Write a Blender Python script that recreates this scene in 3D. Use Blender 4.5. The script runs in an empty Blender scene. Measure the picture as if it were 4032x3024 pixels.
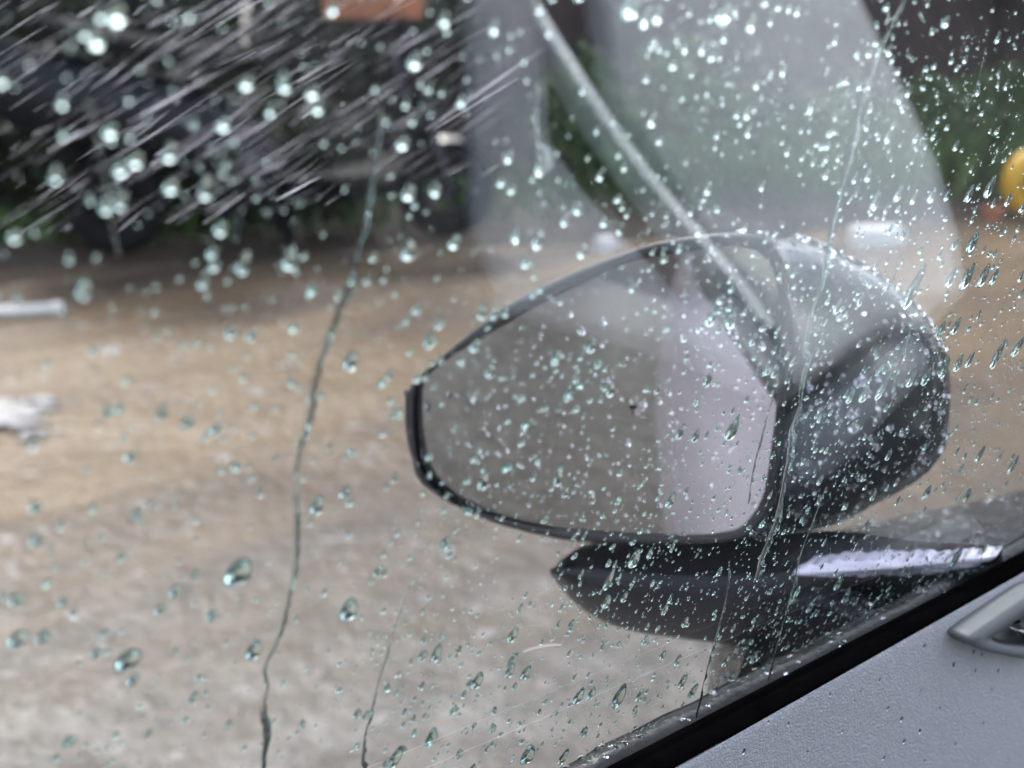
import bpy, math, random
import numpy as np
from mathutils import Vector, Matrix

R = math.radians
rng = np.random.default_rng(7)
random.seed(7)
sc = bpy.context.scene
col = sc.collection

# ------------------------------------------------------------------ camera
CAM = np.array([0.0, 0.0, 1.25])
YAW, PITCH, FPX = R(50), R(18), 5760.0          # FPX: focal length in pixels of the 4032 px wide photo
fw = np.array([math.cos(YAW) * math.cos(PITCH), math.sin(YAW) * math.cos(PITCH), -math.sin(PITCH)])
rt = np.array([math.sin(YAW), -math.cos(YAW), 0.0])
up = np.cross(rt, fw)
cd = bpy.data.cameras.new("camera")
cam = bpy.data.objects.new("camera", cd)
col.objects.link(cam)
cam.matrix_world = Matrix(((rt[0], up[0], -fw[0], CAM[0]), (rt[1], up[1], -fw[1], CAM[1]), (rt[2], up[2], -fw[2], CAM[2]), (0, 0, 0, 1)))
cd.sensor_width = 36.0
cd.lens = 36.0 * FPX / 4032.0
cd.clip_start, cd.clip_end = 0.01, 500.0
cd.dof.use_dof = True
cd.dof.focus_distance = 0.47
cd.dof.aperture_fstop = 12.0
sc.camera = cam

# ------------------------------------------------------------------ sky and sun (overcast rain light)
w = bpy.data.worlds.new("World")
sc.world = w
w.use_nodes = True
nt = w.node_tree
nt.nodes.clear()
sky = nt.nodes.new("ShaderNodeTexSky")
sky.sky_type = 'NISHITA'
sky.sun_disc = False
sky.sun_elevation = R(48)
sky.sun_rotation = R(20)
sky.dust_density = 3.0
hs = nt.nodes.new("ShaderNodeHueSaturation")
hs.inputs['Saturation'].default_value = 0.5
bg = nt.nodes.new("ShaderNodeBackground")
bg.inputs['Strength'].default_value = 0.15
out = nt.nodes.new("ShaderNodeOutputWorld")
nt.links.new(sky.outputs[0], hs.inputs['Color'])
nt.links.new(hs.outputs[0], bg.inputs['Color'])
nt.links.new(bg.outputs[0], out.inputs['Surface'])
sd = bpy.data.lights.new("sun", 'SUN')
sd.energy = 0.55
sd.angle = R(25)
sd.color = (1.0, 0.97, 0.92)
sun = bpy.data.objects.new("sun", sd)
col.objects.link(sun)
sa = R(90 - 20)
sdir = Vector((math.cos(sa) * math.cos(R(48)), math.sin(sa) * math.cos(R(48)), math.sin(R(48))))
sun.rotation_euler = (-sdir).to_track_quat('-Z', 'Y').to_euler()
sun.location = (0, 0, 20)

vs = sc.view_settings
vs.view_transform = 'Standard'
vs.look = 'None'
vs.exposure = 2.25
vs.gamma = 1.0
vs.use_curve_mapping = False
sc.cycles.use_denoising = True
sc.cycles.max_bounces = 16
sc.cycles.transmission_bounces = 14
sc.cycles.transparent_max_bounces = 24
sc.cycles.glossy_bounces = 6
sc.cycles.diffuse_bounces = 4
sc.cycles.sample_clamp_indirect = 12.0

# ------------------------------------------------------------------ helpers
def ray(px, py):
    d = fw + rt * (px - 2016) / FPX - up * (py - 1512) / FPX
    return d / np.linalg.norm(d)

def on_plane(px, py, P0, n):
    d = ray(px, py)
    return CAM + d * (np.dot(np.asarray(P0) - CAM, n) / np.dot(d, n))

def on_ground(px, py, z=0.0):
    return on_plane(px, py, (0, 0, z), np.array([0, 0, 1.0]))

def at_dist(px, py, s):
    return CAM + ray(px, py) * s

def link(name, me, parent=None, label=None, cat=None, group=None, kind=None):
    o = bpy.data.objects.new(name, me)
    col.objects.link(o)
    if parent is not None:
        o.parent = parent
        o.matrix_parent_inverse = world_of(parent).inverted()
    tag(o, label, cat, group, kind)
    return o

def world_of(o):
    if o.parent is None: return o.matrix_basis.copy()
    return world_of(o.parent) @ o.matrix_parent_inverse @ o.matrix_basis

def tag(o, label=None, cat=None, group=None, kind=None):
    if label: o['label'] = label
    if cat: o['category'] = cat
    if group: o['group'] = group
    if kind: o['kind'] = kind

def empty(name, loc, label, cat, group=None):
    o = bpy.data.objects.new(name, None)
    col.objects.link(o)
    o.location = loc
    o.empty_display_size = 0.05
    tag(o, label, cat, group)
    return o

def mesh(name, verts, faces, mat, smooth=True):
    me = bpy.data.meshes.new(name)
    me.from_pydata([tuple(float(c) for c in v) for v in verts], [], faces)
    if mat: me.materials.append(mat)
    if smooth:
        me.polygons.foreach_set('use_smooth', [True] * len(me.polygons))
    me.update()
    return me

def part(name, verts, faces, mat, parent=None, smooth=True, **k):
    return link(name, mesh(name, verts, faces, mat, smooth), parent, **k)

def grid_faces(nr, nc, closed=False, off=0, flip=False):
    f = []
    for i in range(nr - 1):
        for j in range(nc if closed else nc - 1):
            a, b = off + i * nc + j, off + i * nc + (j + 1) % nc
            c, d = b + nc, a + nc
            f.append((a, d, c, b) if flip else (a, b, c, d))
    return f

def loft(rows, closed=False, cap0=False, cap1=False, flip=False):
    nc = len(rows[0])
    v = [p for r_ in rows for p in r_]
    f = grid_faces(len(rows), nc, closed, 0, flip)
    if cap0: f.append(tuple(range(nc)))
    if cap1: f.append(tuple(range((len(rows) - 1) * nc, len(rows) * nc))[::-1])
    return v, f

def resample(pts, n, closed=False, smooth=True):
    p = np.asarray(pts, float)
    if closed: p = np.vstack([p, p[:1]])
    if smooth:                                  # Catmull-Rom
        q = []
        m = len(p)
        for i in range(m - 1):
            a = p[i - 1] if i > 0 else (p[-2] if closed else p[0])
            b, c = p[i], p[i + 1]
            d = p[i + 2] if i + 2 < m else (p[1] if closed else p[-1])
            for t in np.linspace(0, 1, 8, endpoint=False):
                q.append(0.5 * ((2 * b) + (-a + c) * t + (2 * a - 5 * b + 4 * c - d) * t * t + (-a + 3 * b - 3 * c + d) * t ** 3))
        q.append(p[-1])
        p = np.array(q)
    s = np.r_[0, np.cumsum(np.linalg.norm(np.diff(p, axis=0), axis=1))]
    u = np.linspace(0, s[-1], n + 1)[:-1] if closed else np.linspace(0, s[-1], n)
    return np.stack([np.interp(u, s, p[:, k]) for k in range(p.shape[1])], 1)

def box(c, s, rotz=0.0):
    c = np.asarray(c, float); h = np.asarray(s, float) / 2
    v = np.array([(x, y, z) for x in (-1, 1) for y in (-1, 1) for z in (-1, 1)], float) * h
    ca, sa_ = math.cos(rotz), math.sin(rotz)
    v = np.stack([v[:, 0] * ca - v[:, 1] * sa_, v[:, 0] * sa_ + v[:, 1] * ca, v[:, 2]], 1) + c
    return v, [(0, 1, 3, 2), (4, 6, 7, 5), (0, 4, 5, 1), (2, 3, 7, 6), (0, 2, 6, 4), (1, 5, 7, 3)]

def tube(path, rad, seg=12, closed=False):
    path = np.asarray(path, float)
    n = len(path)
    rad = np.broadcast_to(rad, (n,))
    rows = []
    for i in range(n):
        a = path[(i - 1) % n] if closed or i > 0 else path[i]
        b = path[(i + 1) % n] if closed or i < n - 1 else path[i]
        t = (b - a) / np.linalg.norm(b - a)
        s = np.cross(t, (0, 0, 1.0)); 
        if np.linalg.norm(s) < 1e-3: s = np.cross(t, (0, 1.0, 0))
        s /= np.linalg.norm(s); q = np.cross(s, t)
        rows.append([path[i] + rad[i] * (math.cos(k) * s + math.sin(k) * q) for k in np.linspace(0, 2 * math.pi, seg, endpoint=False)])
    if closed: rows.append(rows[0])
    return loft(rows, True, not closed, not closed)

def merge(*vf):
    V, F = [], []
    for v, f in vf:
        o = len(V); V += [tuple(p) for p in v]; F += [tuple(i + o for i in q) for q in f]
    return V, F

# ------------------------------------------------------------------ materials
def new_mat(name):
    m = bpy.data.materials.new(name)
    m.use_nodes = True
    return m, m.node_tree, m.node_tree.nodes['Principled BSDF']

def N(t, kind, **k):
    n = t.nodes.new(kind)
    for a, b in k.items(): setattr(n, a, b)
    return n

def coords(t, scale=(1, 1, 1)):
    tc = N(t, 'ShaderNodeTexCoord'); mp = N(t, 'ShaderNodeMapping')
    mp.inputs['Scale'].default_value = scale
    t.links.new(tc.outputs['Object'], mp.inputs[0])
    return mp.outputs[0]

def noise(t, vec, scale, detail=4, rough=0.6):
    n = N(t, 'ShaderNodeTexNoise')
    n.inputs['Scale'].default_value = scale; n.inputs['Detail'].default_value = detail; n.inputs['Roughness'].default_value = rough
    t.links.new(vec, n.inputs['Vector'])
    return n.outputs['Fac']

def ramp(t, fac, stops):
    r_ = N(t, 'ShaderNodeValToRGB')
    e = r_.color_ramp.elements
    while len(e) < len(stops): e.new(0.5)
    for q, (p, c) in zip(e, stops):
        q.position = p; q.color = (*c, 1) if len(c) == 3 else c
    t.links.new(fac, r_.inputs[0])
    return r_.outputs[0]

def bump(t, bsdf, h, strength, dist):
    b = N(t, 'ShaderNodeBump')
    b.inputs['Strength'].default_value = strength; b.inputs['Distance'].default_value = dist
    t.links.new(h, b.inputs['Height']); t.links.new(b.outputs[0], bsdf.inputs['Normal'])

def simple(name, c, rough=0.5, metal=0.0, nscale=0, var=0.25, bstr=0.0, bdist=0.001, bscale=None, coat=0.0, spec=0.5):
    m, t, b = new_mat(name)
    b.inputs['Roughness'].default_value = rough; b.inputs['Metallic'].default_value = metal
    b.inputs['Coat Weight'].default_value = coat; b.inputs['Coat Roughness'].default_value = 0.06
    b.inputs['Specular IOR Level'].default_value = spec
    if nscale:
        v = coords(t)
        f = noise(t, v, nscale)
        lo = tuple(x * (1 - var) for x in c); hi = tuple(min(1, x * (1 + var)) for x in c)
        t.links.new(ramp(t, f, [(0.3, lo), (0.7, hi)]), b.inputs['Base Color'])
        if bstr: bump(t, b, noise(t, v, bscale or nscale * 4), bstr, bdist)
    else:
        b.inputs['Base Color'].default_value = (*c, 1)
    return m

M = {}
M['housing'] = simple('black wet plastic', (0.016, 0.017, 0.02), 0.15, nscale=60, var=0.4, bstr=0.25, bdist=0.0008, bscale=260, spec=0.4)
M['foot'] = simple('satin black plastic', (0.010, 0.010, 0.013), 0.3, nscale=40, var=0.3, bstr=0.12, bdist=0.0004, bscale=150, spec=0.25)
M['rim'] = simple('black rim plastic', (0.008, 0.008, 0.009), 0.38, nscale=60, var=0.3)
M['rubber'] = simple('black rubber seal', (0.0015, 0.0015, 0.0017), 0.6, nscale=40, var=0.4, bstr=0.1, bdist=0.0005, bscale=300, spec=0.0)
M['moulding'] = simple('wet black moulding', (0.02, 0.022, 0.024), 0.15, nscale=60, var=0.4, bstr=0.6, bdist=0.0012, bscale=200)
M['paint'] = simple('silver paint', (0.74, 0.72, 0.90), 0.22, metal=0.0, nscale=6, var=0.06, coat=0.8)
M['fender'] = simple('wet black body trim', (0.02, 0.02, 0.024), 0.14, nscale=50, var=0.4, bstr=1.0, bdist=0.003, bscale=120)
M['dark'] = simple('dark cabin cloth', (0.012, 0.012, 0.013), 0.9, nscale=60, var=0.3)
M['pale'] = simple('pale dashboard plastic', (0.41, 0.44, 0.46), 0.6, nscale=12, var=0.1)
M['pale2'] = simple('mid grey dashboard plastic', (0.21, 0.23, 0.255), 0.6, nscale=12, var=0.1)
M['pale3'] = simple('grey lower dashboard plastic', (0.20, 0.22, 0.24), 0.6, nscale=12, var=0.1)
M['foam_glint'] = simple('grey foam', (0.36, 0.34, 0.33), 0.6, nscale=9, var=0.2)  # pale base colour standing in for water highlights
M['chrome'] = simple('bright trim strip', (0.90, 0.96, 0.99), 0.3, nscale=20, var=0.03, coat=0.6)
M['bezel'] = simple('satin grey plastic', (0.10, 0.108, 0.116), 0.5, nscale=80, var=0.06)
M['recess'] = simple('dark recess plastic', (0.02, 0.022, 0.025), 0.5, nscale=80, var=0.1)
M['lever'] = simple('satin chrome', (0.75, 0.74, 0.76), 0.25, metal=1.0, nscale=30, var=0.05)

def leather():
    m, t, b = new_mat('grey grained door trim')
    v = coords(t)
    f = noise(t, v, 9, 3)
    t.links.new(ramp(t, f, [(0.3, (0.345, 0.345, 0.375)), (0.7, (0.385, 0.385, 0.415))]), b.inputs['Base Color'])
    b.inputs['Roughness'].default_value = 0.5
    vo = N(t, 'ShaderNodeTexVoronoi'); vo.feature = 'DISTANCE_TO_EDGE'; vo.inputs['Scale'].default_value = 640
    nz = N(t, 'ShaderNodeTexNoise'); nz.inputs['Scale'].default_value = 300; nz.inputs['Detail'].default_value = 3
    mx = N(t, 'ShaderNodeVectorMath'); mx.operation = 'MULTIPLY_ADD'
    t.links.new(v, nz.inputs['Vector'])
    t.links.new(nz.outputs['Color'], mx.inputs[0]); mx.inputs[1].default_value = (0.003, 0.003, 0.003)
    t.links.new(v, mx.inputs[2]); t.links.new(mx.outputs[0], vo.inputs['Vector'])
    mr = N(t, 'ShaderNodeMapRange'); mr.inputs['From Max'].default_value = 0.25
    t.links.new(vo.outputs['Distance'], mr.inputs['Value'])
    bump(t, b, mr.outputs[0], 0.9, 0.0004)
    return m
M['leather'] = leather()

def mirror_mat():
    m, t, b = new_mat('silvered mirror glass')
    b.inputs['Metallic'].default_value = 1.0
    b.inputs['Roughness'].default_value = 0.02
    v = coords(t)
    t.links.new(ramp(t, noise(t, v, 30), [(0.3, (0.29, 0.285, 0.275)), (0.7, (0.33, 0.325, 0.315))]), b.inputs['Base Color'])
    return m
M['mirror'] = mirror_mat()

def pane_mat(name, tint, ior):
    """clear sheet glass: Fresnel mix of straight-through and reflected light on both faces"""
    m, t, b = new_mat(name)
    t.nodes.remove(b)
    o = [n for n in t.nodes if n.type == 'OUTPUT_MATERIAL'][0]
    geo = N(t, 'ShaderNodeNewGeometry'); fr = N(t, 'ShaderNodeFresnel'); mr = N(t, 'ShaderNodeMapRange')
    mr.inputs['To Min'].default_value = ior; mr.inputs['To Max'].default_value = 1 / ior
    t.links.new(geo.outputs['Backfacing'], mr.inputs['Value']); t.links.new(mr.outputs[0], fr.inputs['IOR'])
    tr = N(t, 'ShaderNodeBsdfTransparent'); gl = N(t, 'ShaderNodeBsdfGlossy'); mx = N(t, 'ShaderNodeMixShader')
    gl.inputs['Roughness'].default_value = 0.0
    v = coords(t)
    t.links.new(ramp(t, noise(t, v, 3, 2), [(0.2, tuple(x * 0.985 for x in tint)), (0.8, tint)]), tr.inputs['Color'])
    t.links.new(fr.outputs[0], mx.inputs[0]); t.links.new(tr.outputs[0], mx.inputs[1]); t.links.new(gl.outputs[0], mx.inputs[2])
    t.links.new(mx.outputs[0], o.inputs['Surface'])
    return m
M['pane'] = pane_mat('side window glass', (0.985, 0.995, 0.99), 2.1)

def water_mat(name, tint):
    m, t, b = new_mat(name)
    t.nodes.remove(b)
    o = [n for n in t.nodes if n.type == 'OUTPUT_MATERIAL'][0]
    g = N(t, 'ShaderNodeBsdfGlass'); g.inputs['IOR'].default_value = 1.333; g.inputs['Roughness'].default_value = 0.0
    g.inputs['Color'].default_value = (*tint, 1)
    t.links.new(g.outputs[0], o.inputs['Surface'])
    return m
M['drop'] = water_mat('rain water', (0.93, 1.0, 0.988))
M['bead'] = water_mat('clear water bead', (0.97, 0.98, 1.0))

def streak_mat(nm, lo, hi):
    m, t, b = new_mat(nm)
    t.nodes.remove(b)
    o = [n for n in t.nodes if n.type == 'OUTPUT_MATERIAL'][0]
    tr = N(t, 'ShaderNodeBsdfTransparent'); tl = N(t, 'ShaderNodeBsdfTranslucent'); df = N(t, 'ShaderNodeBsdfDiffuse')
    tl.inputs['Color'].default_value = (0.9, 0.88, 0.95, 1); df.inputs['Color'].default_value = (0.9, 0.88, 0.95, 1)
    a = N(t, 'ShaderNodeMixShader'); mx = N(t, 'ShaderNodeMixShader')
    t.links.new(tl.outputs[0], a.inputs[1]); t.links.new(df.outputs[0], a.inputs[2])
    v = coords(t)
    f = ramp(t, noise(t, v, 22, 3), [(0.40, (lo,) * 3), (0.7, (hi,) * 3)])
    t.links.new(f, mx.inputs[0]); t.links.new(tr.outputs[0], mx.inputs[1]); t.links.new(a.outputs[0], mx.inputs[2])
    t.links.new(mx.outputs[0], o.inputs['Surface'])
    return m
M['streak'] = streak_mat('faint falling rain', 0.01, 0.18)
M['streak2'] = streak_mat('bright falling rain', 0.04, 0.42)

def flood_mat():
    m, t, b = new_mat('muddy flood water')
    v = coords(t)
    mp = N(t, 'ShaderNodeMapping'); mp.inputs['Rotation'].default_value = (0, 0, R(27)); mp.inputs['Scale'].default_value = (0.35, 1.6, 1)
    t.links.new(v, mp.inputs[0])
    f = noise(t, mp.outputs[0], 1.3, 5, 0.62)
    c1 = ramp(t, f, [(0.32, (0.085, 0.064, 0.050)), (0.45, (0.155, 0.115, 0.085)), (0.56, (0.225, 0.158, 0.098)), (0.70, (0.25, 0.20, 0.165))])
    f2 = noise(t, v, 7, 4, 0.65)
    c2 = ramp(t, f2, [(0.30, (0.105, 0.092, 0.08)), (0.5, (0.165, 0.148, 0.132)), (0.68, (0.235, 0.218, 0.20))])
    sp = N(t, 'ShaderNodeVectorMath'); sp.operation = 'DOT_PRODUCT'; sp.inputs[1].default_value = (0.450, 0.893, 0)
    t.links.new(v, sp.inputs[0])
    wob = N(t, 'ShaderNodeMath'); wob.operation = 'MULTIPLY_ADD'; wob.inputs[1].default_value = 1.6
    t.links.new(noise(t, mp.outputs[0], 0.9, 3), wob.inputs[0]); t.links.new(sp.outputs['Value'], wob.inputs[2])
    zn = N(t, 'ShaderNodeMapRange'); zn.inputs['From Min'].default_value = 2.9; zn.inputs['From Max'].default_value = 4.1
    t.links.new(wob.outputs[0], zn.inputs['Value'])
    cm = N(t, 'ShaderNodeMix'); cm.data_type = 'RGBA'
    t.links.new(zn.outputs[0], cm.inputs['Factor']); t.links.new(c2, cm.inputs['A']); t.links.new(c1, cm.inputs['B'])
    c1 = cm.outputs['Result']
    foam_glint = ramp(t, noise(t, v, 13, 2, 0.5), [(0.64, (0, 0, 0)), (0.74, (1, 1, 1))])  # pale noise spots put froth and wet glints into the colour
    mx = N(t, 'ShaderNodeMix'); mx.data_type = 'RGBA'
    t.links.new(foam_glint, mx.inputs['Factor']); t.links.new(c1, mx.inputs['A']); mx.inputs['B'].default_value = (0.34, 0.31, 0.29, 1)
    t.links.new(mx.outputs['Result'], b.inputs['Base Color'])
    b.inputs['Roughness'].default_value = 0.22
    b.inputs['IOR'].default_value = 1.33
    h = N(t, 'ShaderNodeMath'); h.operation = 'ADD'
    t.links.new(noise(t, mp.outputs[0], 5, 5, 0.6), h.inputs[0]); t.links.new(noise(t, v, 26, 3, 0.6), h.inputs[1])
    bump(t, b, h.outputs[0], 0.6, 0.03)
    return m
M['flood'] = flood_mat()
M['soil'] = simple('wet dark soil', (0.05, 0.036, 0.026), 0.7, nscale=3, var=0.5, bstr=0.6, bdist=0.03, bscale=14)
M['wall'] = simple('dark laterite wall', (0.034, 0.019, 0.016), 0.75, nscale=1.6, var=0.75, bstr=0.8, bdist=0.03, bscale=9)
M['greywall'] = simple('mossy grey plaster', (0.05, 0.048, 0.052), 0.7, nscale=2.5, var=0.4, bstr=0.4, bdist=0.02, bscale=12)
M['bark'] = simple('wet bark', (0.03, 0.02, 0.015), 0.7, nscale=9, var=0.5, bstr=0.8, bdist=0.02, bscale=30)
M['terracotta'] = simple('terracotta', (0.32, 0.125, 0.065), 0.6, nscale=8, var=0.2, bstr=0.3, bdist=0.004)
M['whitestone'] = simple('whitewashed stone', (0.6, 0.59, 0.6), 0.5, nscale=9, var=0.12, bstr=0.4, bdist=0.005)
M['pvc'] = simple('white pipe', (0.62, 0.6, 0.58), 0.3, nscale=10, var=0.08)
M['yellow'] = simple('yellow painted rubber', (0.6, 0.34, 0.015), 0.4, nscale=8, var=0.15)
M['tyre'] = simple('tyre rubber', (0.012, 0.012, 0.013), 0.85, nscale=30, var=0.3, spec=0.15)
M['scooter'] = simple('dark blue grey enamel', (0.010, 0.011, 0.014), 0.5, nscale=6, var=0.2, spec=0.25)
M['gloss'] = simple('glossy dark enamel', (0.012, 0.012, 0.016), 0.12, nscale=6, var=0.2)
M['rimmetal'] = simple('wheel metal', (0.05, 0.05, 0.055), 0.4, metal=1.0, nscale=20, var=0.1)
M['lamp'] = simple('orange indicator lens', (0.6, 0.13, 0.05), 0.2, nscale=20, var=0.1)
M['carglass'] = simple('dark car glass', (0.01, 0.012, 0.014), 0.05, nscale=4, var=0.2)
M['darkpaint'] = simple('dark blue car paint', (0.03, 0.035, 0.05), 0.2, nscale=4, var=0.15, coat=0.6)

def leaf_mat(name, c):
    m, t, b = new_mat(name)
    v = coords(t)
    f = noise(t, v, 3, 3)
    t.links.new(ramp(t, f, [(0.3, tuple(x * 0.55 for x in c)), (0.7, tuple(x * 1.4 for x in c))]), b.inputs['Base Color'])
    b.inputs['Roughness'].default_value = 0.45
    b.inputs['Subsurface Weight'].default_value = 0.0
    return m
M['leaf_dark'] = leaf_mat('dark leaves', (0.024, 0.033, 0.014))
M['leaf_olive'] = leaf_mat('olive leaves', (0.055, 0.05, 0.014))
M['leaf_green'] = leaf_mat('bright green leaves', (0.055, 0.10, 0.026))
M['grass'] = leaf_mat('grass', (0.06, 0.11, 0.03))

# ------------------------------------------------------------------ window plane
TILT, LWIN = R(20), 0.19
nW = np.array([0.0, math.cos(TILT), math.sin(TILT)])      # outward normal of the side window
PW = CAM + nW * LWIN                                      # a point of its inner face
dS = np.array([0.0, -math.sin(TILT), math.cos(TILT)])     # up the slope of the glass
GT = 0.004
def on_glass(px, py, off=0.0):
    return on_plane(px, py, PW + nW * off, nW)
def y_glass(z, off=0.0):
    return (np.dot(PW, nW) + off - z * nW[2]) / nW[1]

def line3(a, b, x):                                       # point of the line a-b at this x
    t = (x - a[0]) / (b[0] - a[0])
    return a + (b - a) * t

# ================================================================== THE SETTING
E0, ED = np.array([1.9, 5.2]), np.array([0.893, -0.450])  # far edge of the road
EN = np.array([0.450, 0.893])
def edge(s, o, z=0.0):
    p = E0 + ED * s + EN * o
    return np.array([p[0], p[1], z])

nx, ny = 60, 60
gx = np.linspace(-40, 60, nx); gy = np.linspace(-40, 60, ny)
v = [(x, y, -0.06) for y in gy for x in gx]
part('ground', v, grid_faces(ny, nx), M['soil'], kind='structure')
# flooded road: a rippled sheet, finer near the car
rows = []
us = np.linspace(-14, 14, 190)
for o in np.linspace(-9.5, -0.02, 150):
    rows.append([edge(s, o + 0.10 * math.sin(s * 1.7) * (1 if o > -1 else 0) * (o + 1), 0.012 * math.sin(s * 7.1 + 3 * math.sin(o * 3.3)) * math.sin(o * 8.3 + 2 * math.sin(s * 1.9))) for s in us])
v, f = loft(rows)
part('road', v, f, M['flood'], kind='structure')
# verge bank
prof = [(-0.1, -0.05), (0.0, 0.03), (0.25, 0.08), (0.8, 0.12), (2.2, 0.16), (4.5, 0.2), (9, 0.25)]
rows = [[edge(s, o, z + 0.02 * math.sin(3 * s + o * 5)) for s in np.linspace(-14, 16, 120)] for o, z in prof]
v, f = loft(rows)
part('verge', v, f, M['soil'], kind='structure')

# ------------------------------------------------------------------ leaves
def leaf_cloud(centers, size, jitter=0.5):
    """folded leaf quads with random directions: two triangles pairs per leaf"""
    c = np.asarray(centers, float); n = len(c)
    a = rng.normal(size=(n, 3)); a /= np.linalg.norm(a, axis=1)[:, None]
    b = np.cross(a, rng.normal(size=(n, 3))); b /= np.linalg.norm(b, axis=1)[:, None]
    nn = np.cross(a, b)
    L = size * (1 + jitter * rng.uniform(-1, 1, n))[:, None]
    W_ = L * 0.42
    v = np.stack([c - a * L * .5, c + b * W_ * .5 + nn * L * .08, c + a * L * .5, c - b * W_ * .5 + nn * L * .08], 1).reshape(-1, 3)
    i = np.arange(n) * 4
    f = np.concatenate([np.stack([i, i + 1, i + 2], 1), np.stack([i, i + 2, i + 3], 1)])
    return v, [tuple(int(q) for q in t) for t in f]

def shrub(name, base, rx, ry, h, n, leaf, mat, label, cat='shrub', group=None, stems=5):
    base = np.asarray(base, float)
    root = empty(name, base, label, cat, group)
    cl = rng.normal(size=(14, 3)); cl /= np.linalg.norm(cl, axis=1)[:, None]
    cl = cl * rng.uniform(.35, .8, (14, 1)) * np.array([rx, ry, h * .45]) + base + np.array([0, 0, h * .52])
    k = rng.integers(0, 14, n)
    p = rng.normal(size=(n, 3)); p /= np.linalg.norm(p, axis=1)[:, None]
    p = cl[k] + p * (rng.uniform(.2, 1, (n, 1)) ** .6) * np.array([rx * .5, ry * .5, h * .3])
    p[:, 2] = np.maximum(p[:, 2], base[2] + .01)
    v, f = leaf_cloud(p, leaf)
    part('foliage', v, f, mat, root, smooth=False)
    ts = []
    for s in range(stems):
        e = base + np.array([rng.uniform(-.5, .5) * rx, rng.uniform(-.5, .5) * ry, h * rng.uniform(.6, .85)])
        m_ = (base + e) / 2 + rng.uniform(-.05, .05, 3)
        ts.append(tube([base + rng.uniform(-.03, .03, 3) * np.array([1, 1, 0]) - np.array([0, 0, .03]), m_, e], [.014, .01, .004], 6))
    v, f = merge(*ts)
    part('stems', v, f, M['bark'], root)
    return root

# grass on the verge: blades nobody could count
nb = 9000
s_ = rng.uniform(-4, 11, nb); o_ = 0.05 + np.abs(rng.normal(0, .75, nb))
keep = (np.sin(s_ * 1.3) * .5 + .5 > rng.uniform(0, .7, nb)) | (s_ > 2.0)
s_, o_ = s_[keep], o_[keep]
P = np.stack([E0[0] + ED[0] * s_ + EN[0] * o_, E0[1] + ED[1] * s_ + EN[1] * o_, np.full(len(s_), .06)], 1)
h_ = rng.uniform(.06, .2, len(s_)) * np.where(s_ > 2.5, 1.6, .8)
az = rng.uniform(0, 6.28, len(s_))
dx = np.stack([np.cos(az), np.sin(az), 0 * az], 1)
ln = np.stack([np.cos(az * 3.1), np.sin(az * 3.1), 0 * az], 1) * (h_ * .5)[:, None]
v = np.stack([P - dx * .006, P + dx * .006, P + ln * .4 + dx * .004 + np.array([0, 0, 1]) * (h_ * .7)[:, None], P + ln + np.array([0, 0, 1]) * h_[:, None]], 1).reshape(-1, 3)
i = np.arange(len(s_)) * 4
f = [tuple(int(x) for x in q) for q in np.stack([i, i + 1, i + 2, i + 3], 1)]
part('grass', v, f, M['grass'], smooth=False, label='green grass growing on the verge beyond the flooded road', cat='grass', kind='stuff')

# wall behind the verge
def rough_wall(name, s0, s1, o, z0, z1, thick, mat, label, cat):
    ns, nz = max(8, int(abs(s1 - s0) * 12)), 14
    ss, zz = np.linspace(s0, s1, ns), np.linspace(z0, z1, nz)
    rel = lambda s, z: .03 * math.sin(s * 9 + 2 * math.sin(z * 6)) * math.sin(z * 11) + .02 * math.sin(s * 23 + z * 5)
    r1 = [[edge(s, o + rel(s, z), z) for s in ss] for z in zz]
    r2 = [[edge(s, o + thick, z) for s in ss] for z in zz[::-1]]
    v, f = loft(r1 + r2 + r1[:1], flip=True)
    return part(name, v, f, mat, label=label, cat=cat)
rough_wall('earth_wall', 1.15, 14, 2.6, 0.0, 2.6, .4, M['wall'], 'dark reddish laterite wall standing behind the green verge', 'wall')
rough_wall('plaster_wall', -9, 1.05, 2.2, 0.0, 2.6, .3, M['greywall'], 'mossy grey plaster wall behind the hedge and the parked scooter', 'wall')

def px_s(px, o, z=0.0):                        # where the vertical strip at offset o beyond the road edge crosses a pixel column
    d = ray(px, 900); P0 = edge(0, o)
    t = np.dot(P0[:2] - CAM[:2], EN) / np.dot(d[:2], EN)
    p = CAM[:2] + d[:2] * t
    return float(np.dot(p - E0, ED)), p
def spot(px, o, z=0.08):
    s, p = px_s(px, o)
    return np.array([p[0], p[1], z])

# hedge at left, behind the scooter
for k, (px, o, rx, h, mt, lb) in enumerate([
    (-250, 1.3, .55, 1.1, 'leaf_dark', 'dark leafy shrub in the hedge against the grey plaster wall'),
    (150, .55, .32, .45, 'leaf_olive', 'low olive yellow shrub at the edge of the flooded road'),
    (330, 1.5, .6, 1.2, 'leaf_dark', 'dark leafy shrub in the hedge against the grey plaster wall'),
    (900, 1.5, .6, 1.15, 'leaf_dark', 'dark leafy shrub in the hedge against the grey plaster wall'),
    (1500, 1.6, .55, 1.0, 'leaf_dark', 'dark leafy shrub in the hedge against the grey plaster wall'),
    (760, .5, .3, .32, 'leaf_dark', 'low dark shrub sprouting beside the scooter wheels'),
    (2330, .8, .34, .62, 'leaf_green', 'mid green shrub beside the front of the parked scooter'),
    (2700, 1.0, .4, .6, 'leaf_green', 'broad green shrub between the scooter and the white kerb block'),
]):
    shrub('shrub', spot(px, o), rx, rx * .8, h, 2600 if h > .7 else 1400, .06, M[mt], lb, group='hedge shrubs along the grey wall' if h > .95 else None)
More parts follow.
